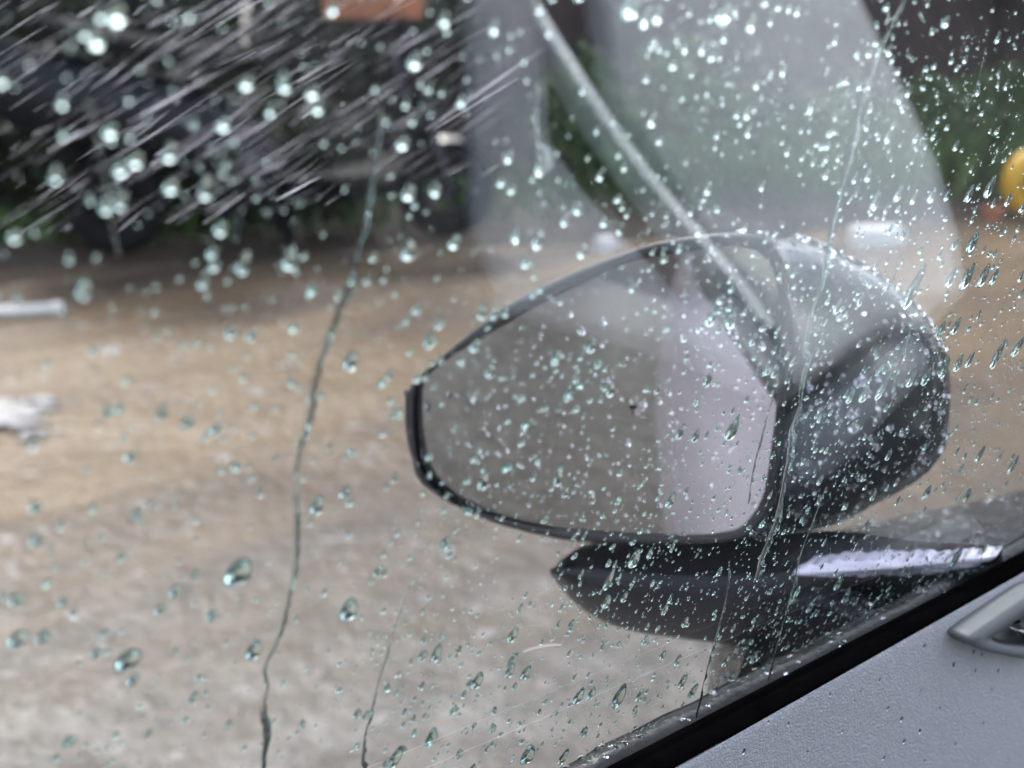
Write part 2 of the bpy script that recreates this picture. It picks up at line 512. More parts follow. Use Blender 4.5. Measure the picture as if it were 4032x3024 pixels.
for px, o, rx, h in [(-80, .22, .34, .62), (420, .18, .36, .72), (860, .16, .34, .60), (1230, .14, .26, .46)]:
    shrub('shrub', spot(px, o), rx, rx * .6, h, 2400, .05, M['leaf_dark'], 'dark twiggy shrub on the road edge screening the scooter', group='twiggy shrubs screening the scooter')
for k, (px, o, rx, h) in enumerate([(3350, .85, .34, .42), (3620, .8, .34, .40), (3860, 1.0, .36, .42), (4150, 1.1, .4, .45)]):
    shrub('verge_plant', spot(px, o), rx, rx * .7, h, 1500, .055, M['leaf_green'], 'low bright green plant on the verge before the red wall', 'plant', 'low green plants before the red wall', 4)

# tree trunks against the red wall
def tree(px, o, r, label):
    b = spot(px, o, 0.0)
    root = empty('tree', b, label, 'tree')
    path = [b + np.array([.05 * math.sin(z * 1.3 + px), .05 * math.cos(z + px), z]) for z in np.linspace(-.05, 4.0, 12)]
    v, f = tube(path, np.linspace(r * 1.25, r * .7, 12), 16)
    tk = part('trunk', v, f, M['bark'], root)
    n = 5000
    p = rng.normal(size=(n, 3)); p /= np.linalg.norm(p, axis=1)[:, None]
    cl = rng.normal(size=(22, 3)) * np.array([.9, .9, .55])
    p = cl[rng.integers(0, 22, n)] + p * rng.uniform(.1, .6, (n, 1)) + path[-1] + np.array([0, 0, .8])
    v, f = leaf_cloud(p, .15)
    part('crown', v, f, M['leaf_dark'], root, smooth=False)
    ls = [tube([path[-2], path[-1] + np.array([math.cos(a) * .5, math.sin(a) * .5, .5]), path[-1] + np.array([math.cos(a) * 1.1, math.sin(a) * 1.1, 1.0])], [r * .5, r * .3, r * .1], 8) for a in (.3, 2.2, 4.1, 5.4)]
    v, f = merge(*ls)
    part('limbs', v, f, M['bark'], root)
tree(3950, 1.9, .13, 'dark trunked leafy tree before the red wall near the yellow tyre')
tree(1150, 1.75, .10, 'slender dark tree behind the parked scooter')

# white kerb block, pipe, pots, yellow tyre
rz = math.atan2(rt[1], rt[0])
def trough(c, L, Wd, H, rz_):
    c = np.asarray(c, float)
    def ring(l, w_, z): 
        return [c + np.array([math.cos(rz_) * x - math.sin(rz_) * y, math.sin(rz_) * x + math.cos(rz_) * y, z]) for x, y in ((-l, -w_), (l, -w_), (l, w_), (-l, w_))]
    rows = [ring(L * .46, Wd * .42, 0), ring(L * .5, Wd * .5, H * .8), ring(L * .54, Wd * .56, H * .82), ring(L * .54, Wd * .56, H), ring(L * .46, Wd * .44, H), ring(L * .42, Wd * .38, .03)]
    return loft(rows, True, True, True)
def kerb_block(p, L, Wd, H, rz_, label):
    c = np.asarray(p, float)
    def ring(s, z): 
        return [c + np.array([math.cos(rz_) * x - math.sin(rz_) * y, math.sin(rz_) * x + math.cos(rz_) * y, z]) for x, y in ((-L / 2 * s, -Wd / 2 * s), (L / 2 * s, -Wd / 2 * s), (L / 2 * s, Wd / 2 * s), (-L / 2 * s, Wd / 2 * s))]
    part('kerb_block', *loft([ring(1, -.03), ring(1, H * .85), ring(.93, H)], True, True, True), M['whitestone'], smooth=False, label=label, cat='stone')
g = on_ground(3450, 955)
kerb_block(g, .19, .11, .062, rz + .12, 'whitewashed kerb block at the road edge before the green plants')
g = on_ground(2385, 985)
kerb_block(g, .07, .06, .05, rz + .5, 'small white stone at the road edge behind the wing mirror')
a = on_ground(-160, 1240, .02); b2 = on_ground(245, 1215, .02)
dirp = (b2 - a)
root = empty('pipe', a, 'short white pipe lying at the edge of the flooded road', 'pipe')
def hollow(a, b2, r0, r1):
    t1 = tube([a, b2], r0, 16)[0]; t2 = tube([a, b2], r1, 16)[0]
    v = list(t1) + list(t2)
    f = grid_faces(2, 16, True) + grid_faces(2, 16, True, 32, True)
    f += [(16 + k, 16 + (k + 1) % 16, 48 + (k + 1) % 16, 48 + k) for k in range(16)] + [((k + 1) % 16, k, 32 + k, 32 + (k + 1) % 16) for k in range(16)]
    return v, f
part('tube', *hollow(a, b2, .021, .017), M['pvc'], root)
part('socket', *hollow(b2 - dirp * .10, b2 + dirp * .01, .025, .0205), M['pvc'], root)

def pot(p, r, h, label, rot=0):
    p = np.asarray(p, float)
    ang = np.linspace(0, 2 * math.pi, 20, endpoint=False)
    rows = [[p + np.array([q * math.cos(k), q * math.sin(k), z]) for k in ang] for q, z in ((r * .66, 0), (r * .88, h * .78), (r * 1.02, h * .79), (r * 1.04, h), (r * .9, h), (r * .84, h * .8), (r * .6, h * .06))]
    return part('flower_pot', *loft(rows, True, True, True), M['terracotta'], label=label, cat='pot')
pot(on_ground(3722, 775, .03), .05, .12, 'upright orange terracotta pot among the low green plants')
pot(on_ground(3835, 790, .03), .032, .06, 'small squat terracotta pot next to the yellow tyre')
pot(on_ground(3905, 870, .03), .045, .055, 'wide low terracotta pot at the muddy road edge')

# yellow painted tyre standing on the verge
c = on_ground(4050, 838, .04)
dist = np.linalg.norm(c[:2])
Rt = 128 / 5760 * dist
zc = .03 + Rt
ax = np.array([fw[0], fw[1], 0]); ax /= np.linalg.norm(ax); ax = np.array([ax[0] * .9 - ax[1] * .43, ax[0] * .43 + ax[1] * .9, 0])
def wheel_torus(c, ax, Rm, rm, aspect=1.0, n=40, m=14, tread=0.0):
    ax = np.asarray(ax, float); e1 = np.cross(ax, (0, 0, 1.0)); e1 /= np.linalg.norm(e1); e2 = np.cross(e1, ax)
    rows = []
    for i_ in range(n + 1):
        a_ = 2 * math.pi * i_ / n
        rr = [(Rm + rm * math.cos(q) * (1 + (tread if i_ % 2 else 0)), rm * aspect * math.sin(q)) for q in np.linspace(0, 2 * math.pi, m, endpoint=False)]
        rows.append([c + (math.cos(a_) * e1 + math.sin(a_) * e2) * R_ + ax * h_ for R_, h_ in rr])
    return loft(rows, True)
cc = np.array([c[0], c[1], zc])
root = empty('painted_tyre', (c[0], c[1], .08), 'yellow painted tyre standing upright on the grassy verge', 'tyre')
part('tread', *wheel_torus(cc, ax, Rt * .74, Rt * .26, 1.3, 44, 14, .05), M['yellow'], root)
part('inner_bead', *wheel_torus(cc, ax, Rt * .50, Rt * .05, 2.0, 36, 8), M['tyre'], root)

# ------------------------------------------------------------------ parked scooter
def scooter():
    wh = on_ground(1785, 958, .05)              # contact of the front wheel
    heading = np.array([ED[0], ED[1], 0]); heading /= np.linalg.norm(heading)
    side = np.array([-heading[1], heading[0], 0])
    wh = wh + side * .12
    root = empty('scooter', wh - heading * .6, 'dark blue grey scooter parked on the far verge', 'scooter')
    U = np.array([0, 0, 1.0])
    def L(a_, b_, z_): return wh + heading * a_ + side * b_ + U * z_
    rw = .185
    for nm, a_ in (('front_wheel', 0), ('rear_wheel', -1.22)):
        wo = part(nm, *wheel_torus(L(a_, 0, rw), side, rw - .05, .05, 1.0, 36, 12), M['tyre'], root)
        part('wheel_rim', *wheel_torus(L(a_, 0, rw), side, .115, .03, 1.2, 28, 8), M['rimmetal'], wo)
        v, f = merge(tube([L(a_, -.05, rw), L(a_, .05, rw)], .04, 12), *[tube([L(a_, 0, rw), L(a_ + .11 * math.cos(k), 0, rw + .11 * math.sin(k))], .012, 6) for k in np.linspace(0, 6.28, 6)[:-1]])
        part('hub', v, f, M['rimmetal'], wo)
    def fender(a_, r0, w_, k0, k1, zo=0):
        rows = []
        for k in np.linspace(k0, k1, 16):
            rows.append([L(a_ + (r0 + h * .0) * math.cos(k) * (1 - .0), q, rw + zo + (r0 - abs(q) * 0.35) * math.sin(k)) for q, h in zip(np.linspace(-w_, w_, 7), range(7))])
        return loft(rows)
    part('front_fender', *fender(0, .212, .06, R(10), R(165)), M['gloss'], root)
    part('rear_fender', *fender(-1.22, .25, .07, R(40), R(175)), M['scooter'], root)
    v, f = merge(tube([L(0, -.08, rw), L(-.10, -.08, .55), L(-.16, -.02, .62)], .018, 8), tube([L(0, .08, rw), L(-.10, .08, .55), L(-.16, .02, .62)], .018, 8), tube([L(-.14, 0, .55), L(-.26, 0, 1.0)], .025, 10))
    part('fork', v, f, M['rimmetal'], root)
    sh = [(-.10, .34, .06), (-.13, .5, .16), (-.16, .68, .2), (-.2, .85, .19), (-.24, .95, .13)]
    rows = [[L(a_ - .05 * (q * q) + .06, q * w_, z_) for q in np.linspace(-1, 1, 9)] for a_, z_, w_ in sh]
    rows2 = [[L(a_ - .05 * (q * q) + .02, q * w_, z_) for q in np.linspace(-1, 1, 9)] for a_, z_, w_ in sh[::-1]]
    part('front_shield', *loft(rows + rows2 + rows[:1]), M['scooter'], root)
    part('headlamp', *tube([L(-.19, 0, 1.0), L(-.1, 0, .99), L(-.075, 0, .985)], [.07, .085, .06], 16), M['tyre'], root)
    hb = part('handlebar', *tube([L(-.32, -.33, 1.0), L(-.25, -.15, 1.03), L(-.25, .15, 1.03), L(-.32, .33, 1.0)], .014, 8), M['rimmetal'], root)
    for q in (-1, 1):
        part('grip', *tube([L(-.36, q * .36, .985), L(-.29, q * .24, 1.015)], .02, 10), M['tyre'], hb)
    rows = [[L(a_, q * .15, z_) for q in (-1, -.5, .5, 1)] for a_, z_ in ((-.14, .36), (-.2, .28), (-.62, .27), (-.68, .32), (-.66, .2), (-.18, .2), (-.14, .36))]
    part('floorboard', *loft(rows, cap0=False), M['scooter'], root)
    prof = [(-.60, .26, .10), (-.68, .40, .14), (-.80, .52, .17), (-1.05, .60, .17), (-1.35, .68, .13), (-1.55, .74, .07)]
    rows = []
    for a_, z_, w_ in prof:
        rows.append([L(a_ + .04 * math.cos(k), w_ * math.cos(k), z_ - .10 + (.14 if math.sin(k) > 0 else .17) * math.sin(k)) for k in np.linspace(0, 2 * math.pi, 16, endpoint=False)])
    part('rear_body', *loft(rows, True, True, True), M['scooter'], root)
    rows = []
    for a_, z_, w_ in [(-.66, .66, .06), (-.7, .69, .11), (-.9, .70, .14), (-1.1, .74, .14), (-1.35, .80, .11), (-1.42, .80, .05)]:
        rows.append([L(a_, w_ * math.cos(k), z_ + .045 * math.sin(k)) for k in np.linspace(0, 2 * math.pi, 14, endpoint=False)])
    part('seat', *loft(rows, True, True, True), M['tyre'], root)
    part('tail_lamp', *box(L(-1.57, 0, .68), (.05, .1, .06), math.atan2(heading[1], heading[0])), M['lamp'], root)
    for q in (-1, 1):
        part('stand_leg', *tube([L(-.75, q * .09, .24), L(-.82, q * .14, .03)], .012, 6), M['rimmetal'], root)
scooter()
# orange crate riding on the front of the scooter
b = on_ground(1745, 935, .05); dist = np.linalg.norm((b - CAM)[:2]) * .985
q = at_dist(1475, 30, 1.0) - CAM; q = CAM + q * dist / np.linalg.norm(q[:2])
zb = CAM[2] + (at_dist(1475, 66, 1.0)[2] - CAM[2]) / np.linalg.norm((at_dist(1475, 66, 1.0) - CAM)[:2]) * dist
root = empty('crate', (q[0], q[1], zb), 'faded orange crate carried on the front of the dark scooter', 'crate')
part('box', *trough((q[0], q[1], zb), .37, .24, .26, rz), M['terracotta'], root, smooth=False)
for sgn in (-1, 1):
    c_ = np.array([q[0], q[1], zb + .15]) + np.array([math.cos(rz), math.sin(rz), 0]) * sgn * .19
    part('handle', *tube([c_ + np.array([0, 0, .0]), c_ + np.array([math.cos(rz), math.sin(rz), 0]) * sgn * .025 + np.array([0, 0, .02]), c_ + np.array([0, 0, .05])], .008, 8), M['tyre'], root)

# ------------------------------------------------------------------ dark car parked behind (seen in the mirror)
def parked_car():
    c0 = np.array([-9.5, 2.2, 0.0]); ln = 4.0
    root = empty('parked_car', c0 + np.array([-2, 0, 0]), 'dark blue car parked behind, seen in the wing mirror', 'car')
    def L(x, y, z): return c0 + np.array([x, y, z])
    prof = [(0.0, .38, .68), (0.03, .62, .74), (-.5, .86, .78), (-.95, .93, .80), (-1.0, .95, .80)]
    ys = np.linspace(-1, 1, 15)
    side = [(0.02, .22, .70), (0.06, .45, .78), (0.0, .64, .80), (-.35, .80, .82), (-1.05, .92, .83), (-1.55, 1.34, .66), (-1.8, 1.42, .62), (-3.0, 1.42, .62), (-3.5, 1.1, .76), (-4.0, .95, .78), (-4.1, .5, .76), (-4.05, .25, .7)]
    rows = [[L(x - .12 * abs(q) ** 3, q * w_, z_ - .05 * abs(q) ** 4) for q in ys] for x, z_, w_ in side]
    low = [[L(x - .12, s * .84, .25) for x in (0, -4)] for s in (1, -1)]
    body = part('body', *loft(rows), M['darkpaint'], root)
    for s in (-1, 1):
        r1 = [L(x - .12, s * w_, z_ - .05) for x, z_, w_ in side]
        r2 = [L(x - .12, s * .84, min(z_, .6) if z_ > .6 else z_) for x, z_, w_ in side]
        r3 = [L(x - .12, s * .82, .2) for x, z_, w_ in side]
        part('side_panel', *loft([r1, r2, r3]), M['darkpaint'], root)
        part('headlight', *box(L(.0, s * .56, .6), (.1, .26, .12)), M['carglass'], root, smooth=False)
        part('indicator', *box(L(-.02, s * .73, .6), (.1, .07, .11)), M['lamp'], root, smooth=False)
        for x in (-.75, -3.25):
            wo = part('wheel', *wheel_torus(L(x, s * .78, .30), (0, 1, 0), .21, .09, 1.0, 32, 10), M['tyre'], root)
            part('wheel_rim', *tube([L(x, s * .74, .3), L(x, s * .85, .3)], [.2, .16], 20), M['rimmetal'], wo)
    part('windscreen', *loft([[L(-1.02, q * .78, .945) + np.array([0, 0, .012]) for q in ys], [L(-1.53, q * .62, 1.355) for q in ys]]), M['carglass'], root)
    part('grille', *box(L(.075, 0, .42), (.03, .8, .14)), M['tyre'], root, smooth=False)
parked_car()
# shrub far behind, along the road, also for the mirror
shrub('shrub', (-7.5, 4.2, 0), 1.0, .9, 1.5, 2600, .09, M['leaf_dark'], 'large dark shrub behind, seen at the top of the wing mirror')

# ================================================================== OUR CAR
car = empty('car', (0.0, -0.5, 0.0), 'car we sit in, grey door trim, black wing mirror, wet side window', 'car')

# belt line of the door, from pixels on the glass plane
U0, U1 = on_glass(2632, 2905), on_glass(4032, 2190)
zU = (U0[2] + U1[2]) / 2
def Upt(x, dy=0.0, dz=0.0):
    p = line3(U0, U1, x); return p + np.array([0, dy, dz])

door = part('door_shell', *loft([[Upt(x, .035, -.06) for x in np.linspace(-.9, .9, 20)], [Upt(x, .06, -.35) for x in np.linspace(-.9, .9, 20)], [Upt(x, .05, -.7) for x in np.linspace(-.9, .9, 20)],
            [Upt(x, .02, -.7) for x in np.linspace(-.9, .9, 20)], [Upt(x, .01, -.35) for x in np.linspace(-.9, .9, 20)], [Upt(x, .0, -.06) for x in np.linspace(-.9, .9, 20)], [Upt(x, .035, -.06) for x in np.linspace(-.9, .9, 20)]]), M['dark'], car)

# window pane (4 mm sheet)
xs = (-0.75, 0.95)
zlo, zhi = zU - 0.03, 1.42
def gpt(x, z, off): return np.array([x, y_glass(z, off), z])
v = [gpt(x, z, o) for o in (0.0, GT) for (x, z) in ((xs[0], zlo), (xs[1], zlo), (xs[1], zlo + .06), (.42, zhi), (xs[0], zhi))]
f = [(0, 4, 3, 2, 1), (5, 6, 7, 8, 9)] + [(k, (k + 1) % 5, 5 + (k + 1) % 5, 5 + k) for k in range(5)]
part('window_glass', v, f, M['pane'], door, smooth=False, label='wet rain-beaded side window glass')

# inner black rubber seal: from the glass down to the trim
W0 = on_plane(2652, 3024, U0 + np.array([0, -.022, 0]), np.array([0, 1.0, 0]))
W1 = on_plane(4032, 2242, U1 + np.array([0, -.016, 0]), np.array([0, 1.0, 0]))
def Wpt(x): return line3(W0, W1, x)
X = np.linspace(-.3, 1.0, 60)
rows = []
for x in X:
    a, b_ = Upt(x, -.0005), Wpt(x)
    d = b_ - a
    nrm = np.array([0, -d[2], d[1]]); nrm /= np.linalg.norm(nrm)
    if nrm[2] < 0: nrm = -nrm
    row = [a + np.array([0, 0, -.01]), a]
    for t, h in ((.12, .0022), (.3, .0036), (.42, .0028), (.46, .0008), (.52, .0022), (.7, .0020), (.86, .0012), (.95, .0003), (.975, -.0008), (.9, -.003), (.78, -.006)):
        row.append(a + d * t + nrm * h)
    rows.append(row)
part('weatherstrip', *loft(rows), M['rubber'], door)

# grey door trim: swept profile
prof = np.array([(.004, -.006), (.0008, -.0007), (.0004, -.0008), (.0, -.0014), (-.0004, -.0026), (-.0007, -.005), (-.0009, -.009), (-.0011, -.016), (-.0014, -.03), (-.0017, -.055), (-.0018, -.09), (-.0018, -.13), (-.0012, -.18), (.0, -.3), (.001, -.45)])
prof = np.array([prof[k] * (1 - q) + prof[k + 1] * q for k in range(len(prof) - 1) for q in (0, .34, .67)] + [prof[-1]])
def trim_pt(x, t):
    i_ = t * (len(prof) - 1); k = min(int(i_), len(prof) - 2); q = i_ - k
    p = prof[k] * (1 - q) + prof[k + 1] * q
    return Wpt(x) + np.array([0, p[0], p[1]])
TX = np.linspace(-.3, 1.0, 90)
rows = [[Wpt(x) + np.array([0, p[0], p[1]]) for p in prof] for x in TX]
trim = part('door_trim', *loft(rows), M['leather'], car)

def trim_hit(px, py):
    """where a pixel's ray meets the swept trim, and its normal"""
    d = ray(px, py); best = None
    for k in range(len(prof) - 1):
        A = Wpt(0) + np.array([0, *prof[k]]); B = Wpt(1) + np.array([0, *prof[k]]); Cc = Wpt(0) + np.array([0, *prof[k + 1]])
        n = np.cross(B - A, Cc - A); n /= np.linalg.norm(n)
        dn = np.dot(d, n)
        if abs(dn) < 1e-6: continue
        t = np.dot(A - CAM, n) / dn
        P_ = CAM + d * t
        e = Cc - A; e -= (B - A) * np.dot(e, B - A) / np.dot(B - A, B - A)
        u_ = np.dot(P_ - A, e) / np.dot(e, e)
        if -0.02 <= u_ <= 1.02 and t > 0 and (best is None or t < best[2]):
            if np.dot(n, d) > 0: n = -n
            best = (P_, n, t)
    return best

# inner door handle: bezel, recess, lever
bo = [(3811, 2517), (3830, 2495), (3900, 2446), (4032, 2357), (4100, 2318), (4170, 2310), (4230, 2335), (4262, 2390), (4255, 2460), (4225, 2530), (4180, 2580), (4110, 2598), (4032, 2593), (3948, 2579), (3866, 2560), (3825, 2540)]
bi = [(3903, 2513), (3908, 2507), (3950, 2480), (4032, 2423), (4095, 2385), (4150, 2370), (4190, 2385), (4206, 2420), (4200, 2465), (4180, 2510), (4140, 2542), (4090, 2551), (4032, 2547), (3975, 2541), (3948, 2536), (3920, 2527)]
hb_ = trim_hit(3900, 2500)
hn = hb_[1]
hP = hb_[0] + hn * .009
NB = 64
BO = [on_plane(x, y, hP, hn) for x, y in resample(bo, NB, True)]
BI = [on_plane(x, y, hP, hn) for x, y in resample(bi, NB, True)]
BO, BI = np.array(BO), np.array(BI)
cen = BI.mean(0)
rows = [BO - hn * .012, BO - hn * .001, BO + (cen - BO) * .012 + hn * .0008, BI * .5 + BO * .5 + hn * .0012, BI + (BO - BI) * .06 + hn * .0004, BI - hn * .002]
bz = part('handle_bezel', *loft(rows, True), M['bezel'], trim, label='satin grey surround of the inner door handle')
rows = [BI - hn * .002, BI + (cen - BI) * .05 - hn * .005, BI + (cen - BI) * .16 - hn * .007, BI + (cen - BI) * .9 - hn * .0075]
part('handle_recess', *loft(rows, True, cap1=True), M['recess'], trim)
lv = [(4006, 2482), (4016, 2480), (4060, 2500), (4110, 2490), (4150, 2440), (4170, 2445), (4160, 2490), (4120, 2525), (4060, 2525)]
LV = np.array([on_plane(x, y, hP - hn * .004, hn) for x, y in resample(lv, 40, True)])
lc = LV.mean(0)
part('handle_lever', *loft([LV - hn * .006, LV, LV + (lc - LV) * .12 + hn * .002, LV + (lc - LV) * .9 + hn * .003], True, True, True), M['lever'], trim, label='satin chrome inner door handle lever')

# ---- outside: belt moulding, door skin, shoulder
V0 = on_plane(2229, 3011, U0 + np.array([0, .020, 0]), np.array([0, 1.0, 0]))
V1 = on_plane(4032, 2110, U1 + np.array([0, .020, 0]), np.array([0, 1.0, 0]))
def Vpt(x): return line3(V0, V1, x)
rows = []
for x in np.linspace(-.75, 1.0, 120):
    a = line3(on_glass(2632, 2905, GT + .0006), on_glass(4032, 2190, GT + .0006), x); b_ = Vpt(x)
    rip = .0004 * math.sin(x * 210) + .0003 * math.sin(x * 530)
    row = [a + np.array([0, 0, -.02]), a + np.array([0, .0004, -.002])]
    for t, h in ((.15, .001), (.4, .0025), (.7, .002), (.92, .0012), (1.0, -.0008), (1.02, -.006), (.9, -.02)):
        row.append(a + (b_ - a) * t + np.array([0, 0, h + rip]))
    rows.append(row)
part('belt_moulding', *loft(rows), M['moulding'], door, label='wet black belt moulding below the window glass')

prof_s = resample([(.018, -.016), (.022, -.03), (.045, -.07), (.075, -.14), (.095, -.25), (.10, -.36), (.085, -.52), (.06, -.68)], 24)
rows = [[np.array([x, Vpt(.3)[1] + p[0] - .012 - (.04 * max(0, -x - 1.2)), Vpt(.3)[2] + p[1]]) for p in prof_s] for x in np.linspace(-2.6, .62, 40)]
skin = part('door_skin', *loft(rows), M['paint'], car, label='pale silver outer side of the car')

# rear side glass and pillar behind the door, outside
rows = [[gpt(x, z, GT + .001) for x in (-2.3, -1.6, -.8)] for z in (zU + .005, 1.2, 1.42)]
part('rear_window', *loft(rows), M['carglass'], car)

# black shoulder / wing top ahead of the door
sx = np.linspace(.47, 1.5, 60)
ps = resample([(-.004, -.012), (.008, .0), (.035, .004), (.07, .003), (.105, -.008), (.13, -.03), (.15, -.08), (.155, -.2), (.15, -.5)], 40)
rows = []
for x in sx:
    k = (x - .40) / 1.1
    e = min(1, (x - .47) / .10 + .3)
    rows.append([np.array([x, Vpt(.5)[1] + p[0] * (.35 + .65 * e) * (1 + .25 * k), Vpt(.5)[2] + p[1] - .012 * (1 - e) - .15 * (x - .40) ** 1.0]) for p in ps])
shoulder = part('wing_panel', *loft(rows), M['fender'], car, label='wet black panel ahead of the side window')

# ------------------------------------------------------------------ wing mirror
MA = R(22)
mn = np.array([-math.cos(MA), -math.sin(MA), 0.045]); mn /= np.linalg.norm(mn)     # faces back towards us
MP = at_dist(3060, 1500, 0.65)
def mpl(px, py, depth=0.0):
    return on_plane(px, py, MP - mn * depth, mn)
glass_px = [(2461, 1041), (2600, 1008), (2785, 980), (2897, 973), (2990, 999), (3030, 1046), (3056, 1119), (3066, 1231), (3068, 1430), (3056, 1596), (3036, 1762), (3010, 1924), (2977, 2004), (2917, 2076), (2859, 2094),
            (2760, 2106), (2561, 2103), (2362, 2090), (2163, 2076), (1964, 2037), (1798, 1984), (1712, 1924), (1649, 1828), (1632, 1696), (1632, 1563), (1645, 1497), (1731, 1430), (1930, 1311), (2196, 1165)]
rim_px = [(2527, 973), (2650, 945), (2790, 925), (2910, 920), (3010, 940), (3062, 1000), (3090, 1100), (3102, 1231), (3104, 1430), (3092, 1596), (3072, 1780), (3046, 1950), (3010, 2040), (2940, 2110), (2870, 2130),
          (2760, 2140), (2561, 2140), (2362, 2134), (2216, 2123), (2030, 2083), (1871, 2030), (1752, 1970), (1652, 1895), (1629, 1828), (1599, 1696), (1599, 1537), (1619, 1517), (1771, 1377), (1997, 1205), (2262, 1072)]
sil_px = [(2527, 990), (2640, 952), (2765, 915), (2910, 903), (3096, 917), (3229, 966), (3361, 1033), (3470, 1098), (3560, 1165), (3640, 1250), (3693, 1324), (3730, 1420), (3742, 1520), (3739, 1629), (3719, 1762), (3666, 1848), (3580, 1915),
          (3467, 1974), (3300, 2060), (3100, 2110), (2900, 2130), (2600, 2140), (2300, 2110), (2050, 2050), (1850, 1960), (1730, 1850), (1700, 1700), (1720, 1560), (1850, 1400), (2050, 1250), (2300, 1090)]
NM = 120
def aligned(px, n=NM):
    """resampled closed outline starting at the point straight above the centre"""
    p = resample(px, 720, True)
    c_ = np.array([2450, 1600.0])
    a_ = np.unwrap(np.arctan2(p[:, 1] - c_[1], p[:, 0] - c_[0]))
    t = np.linspace(-math.pi / 2, 1.5 * math.pi, n, endpoint=False)
    if a_[-1] < a_[0]: p, a_ = p[::-1], a_[::-1]
    aa = np.concatenate([a_ - 2 * math.pi, a_, a_ + 2 * math.pi]); pp = np.vstack([p, p, p])
    return np.stack([np.interp(t, aa, pp[:, 0]), np.interp(t, aa, pp[:, 1])], 1)
GP, RP, SP = aligned(glass_px), aligned(rim_px), aligned(sil_px)
cpx = np.array([2500, 1600.0])
def ring_at(P_, depth): return np.array([mpl(x, y, depth) for x, y in P_])
GPt = GP + (RP - GP) * .0
rim_w = .35
SPm = SP * .45 + RP * .55
cS = np.array([2850, 1560.0])
secs = [ring_at(GP, .006), ring_at(GP + (RP - GP) * .25, .003), ring_at(GP + (RP - GP) * .6, .001), ring_at(RP, .001), ring_at(RP + (SP - RP) * .10, .006),
        ring_at(RP + (SP - RP) * .45, .018), ring_at(RP + (SP - RP) * .85, .038), ring_at(SP, .060)]
base_ = ring_at(SP, .060)
cb = ring_at(cS[None], .060)[0]
for s_f, dd in ((.965, .078), (.90, .098), (.80, .117), (.6, .132), (.3, .141), (.05, .144)):
    secs.append(cb + (base_ - cb) * s_f - mn * (dd - .060))
house = part('wing_mirror', *loft([list(r_) for r_ in secs], True, cap1=True), M['housing'], car, label='black wing mirror housing beaded with rain')
# thin rim lip
rows = [ring_at(GP + (RP - GP) * .02, .004), ring_at(GP + (RP - GP) * .1, -.0004), ring_at(GP + (RP - GP) * .55, -.0018), ring_at(GP + (RP - GP) * 1.02, -.0006), ring_at(GP + (RP - GP) * 1.04, .004)]
part('mirror_rim', *loft([list(r_) for r_ in rows], True), M['rim'], house)
# mirror glass: slightly convex
gc = ring_at(cpx[None], .0)[0]
g0 = ring_at(GP, .0)
rows = []
Rc = 1.6
for s_f in np.linspace(1.0, .02, 16):
    q = gc + (g0 - gc) * s_f
    r2 = np.sum((q - gc) ** 2, 1)[:, None]
    rows.append(list(q - mn * (r2 / (2 * Rc)) + mn * .001))
part('mirror_glass', *loft(rows, True, cap1=True), M['mirror'], house, label='convex mirror glass dotted with water')

# foot of the mirror
def prow(pts, depth, n=50):
    p = resample(pts, n)
    return [mpl(x, y, depth) for x, y in p]
ft = [
    prow([(2300, 2240), (2420, 2180), (2700, 2150), (3000, 2130), (3300, 2100), (3600, 2130), (3950, 2150)], .085),
    prow([(2215, 2215), (2290, 2148), (2450, 2118), (2700, 2112), (3000, 2110), (3300, 2090), (3600, 2130), (3950, 2150)], .045),
    prow([(2185, 2232), (2260, 2170), (2430, 2150), (2700, 2150), (3000, 2150), (3250, 2170), (3600, 2180), (3950, 2165)], .020),
    prow([(2168, 2240), (2260, 2222), (2430, 2235), (2700, 2255), (3000, 2250), (3250, 2215), (3600, 2200), (3950, 2175)], .006),
    prow([(2165, 2246), (2260, 2255), (2430, 2278), (2700, 2296), (3000, 2290), (3250, 2275), (3600, 2262), (3950, 2235)], .000),
    prow([(2166, 2254), (2260, 2300), (2430, 2340), (2700, 2360), (3000, 2360), (3250, 2350), (3600, 2330), (3950, 2290)], .004),
    prow([(2170, 2268), (2263, 2370), (2380, 2440), (2510, 2480), (2700, 2508), (2893, 2533), (3063, 2556), (3400, 2560), (3950, 2540)], .018),
    prow([(2176, 2268), (2263, 2376), (2380, 2450), (2510, 2492), (2700, 2518), (2893, 2544), (3063, 2566), (3400, 2580), (3950, 2560)], .035),
    prow([(2300, 2290), (2380, 2400), (2500, 2450), (2700, 2480), (2893, 2500), (3063, 2530), (3400, 2550), (3950, 2540)], .085),
]
part('mirror_foot', *loft(ft + ft[:1]), M['foot'], house, label='glossy black foot under the wing mirror')
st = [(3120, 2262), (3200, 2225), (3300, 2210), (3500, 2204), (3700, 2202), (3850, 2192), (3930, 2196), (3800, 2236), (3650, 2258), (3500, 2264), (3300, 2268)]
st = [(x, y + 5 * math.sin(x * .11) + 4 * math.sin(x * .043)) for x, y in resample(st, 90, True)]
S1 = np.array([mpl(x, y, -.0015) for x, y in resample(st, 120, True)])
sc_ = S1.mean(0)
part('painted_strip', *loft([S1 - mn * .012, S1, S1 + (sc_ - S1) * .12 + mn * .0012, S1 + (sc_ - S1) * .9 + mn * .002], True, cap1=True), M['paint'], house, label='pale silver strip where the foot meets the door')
v, f = tube([mpl(2750, 2090, .055), mpl(2760, 2180, .05)], .028, 20)
part('mirror_neck', v, f, M['rim'], house)

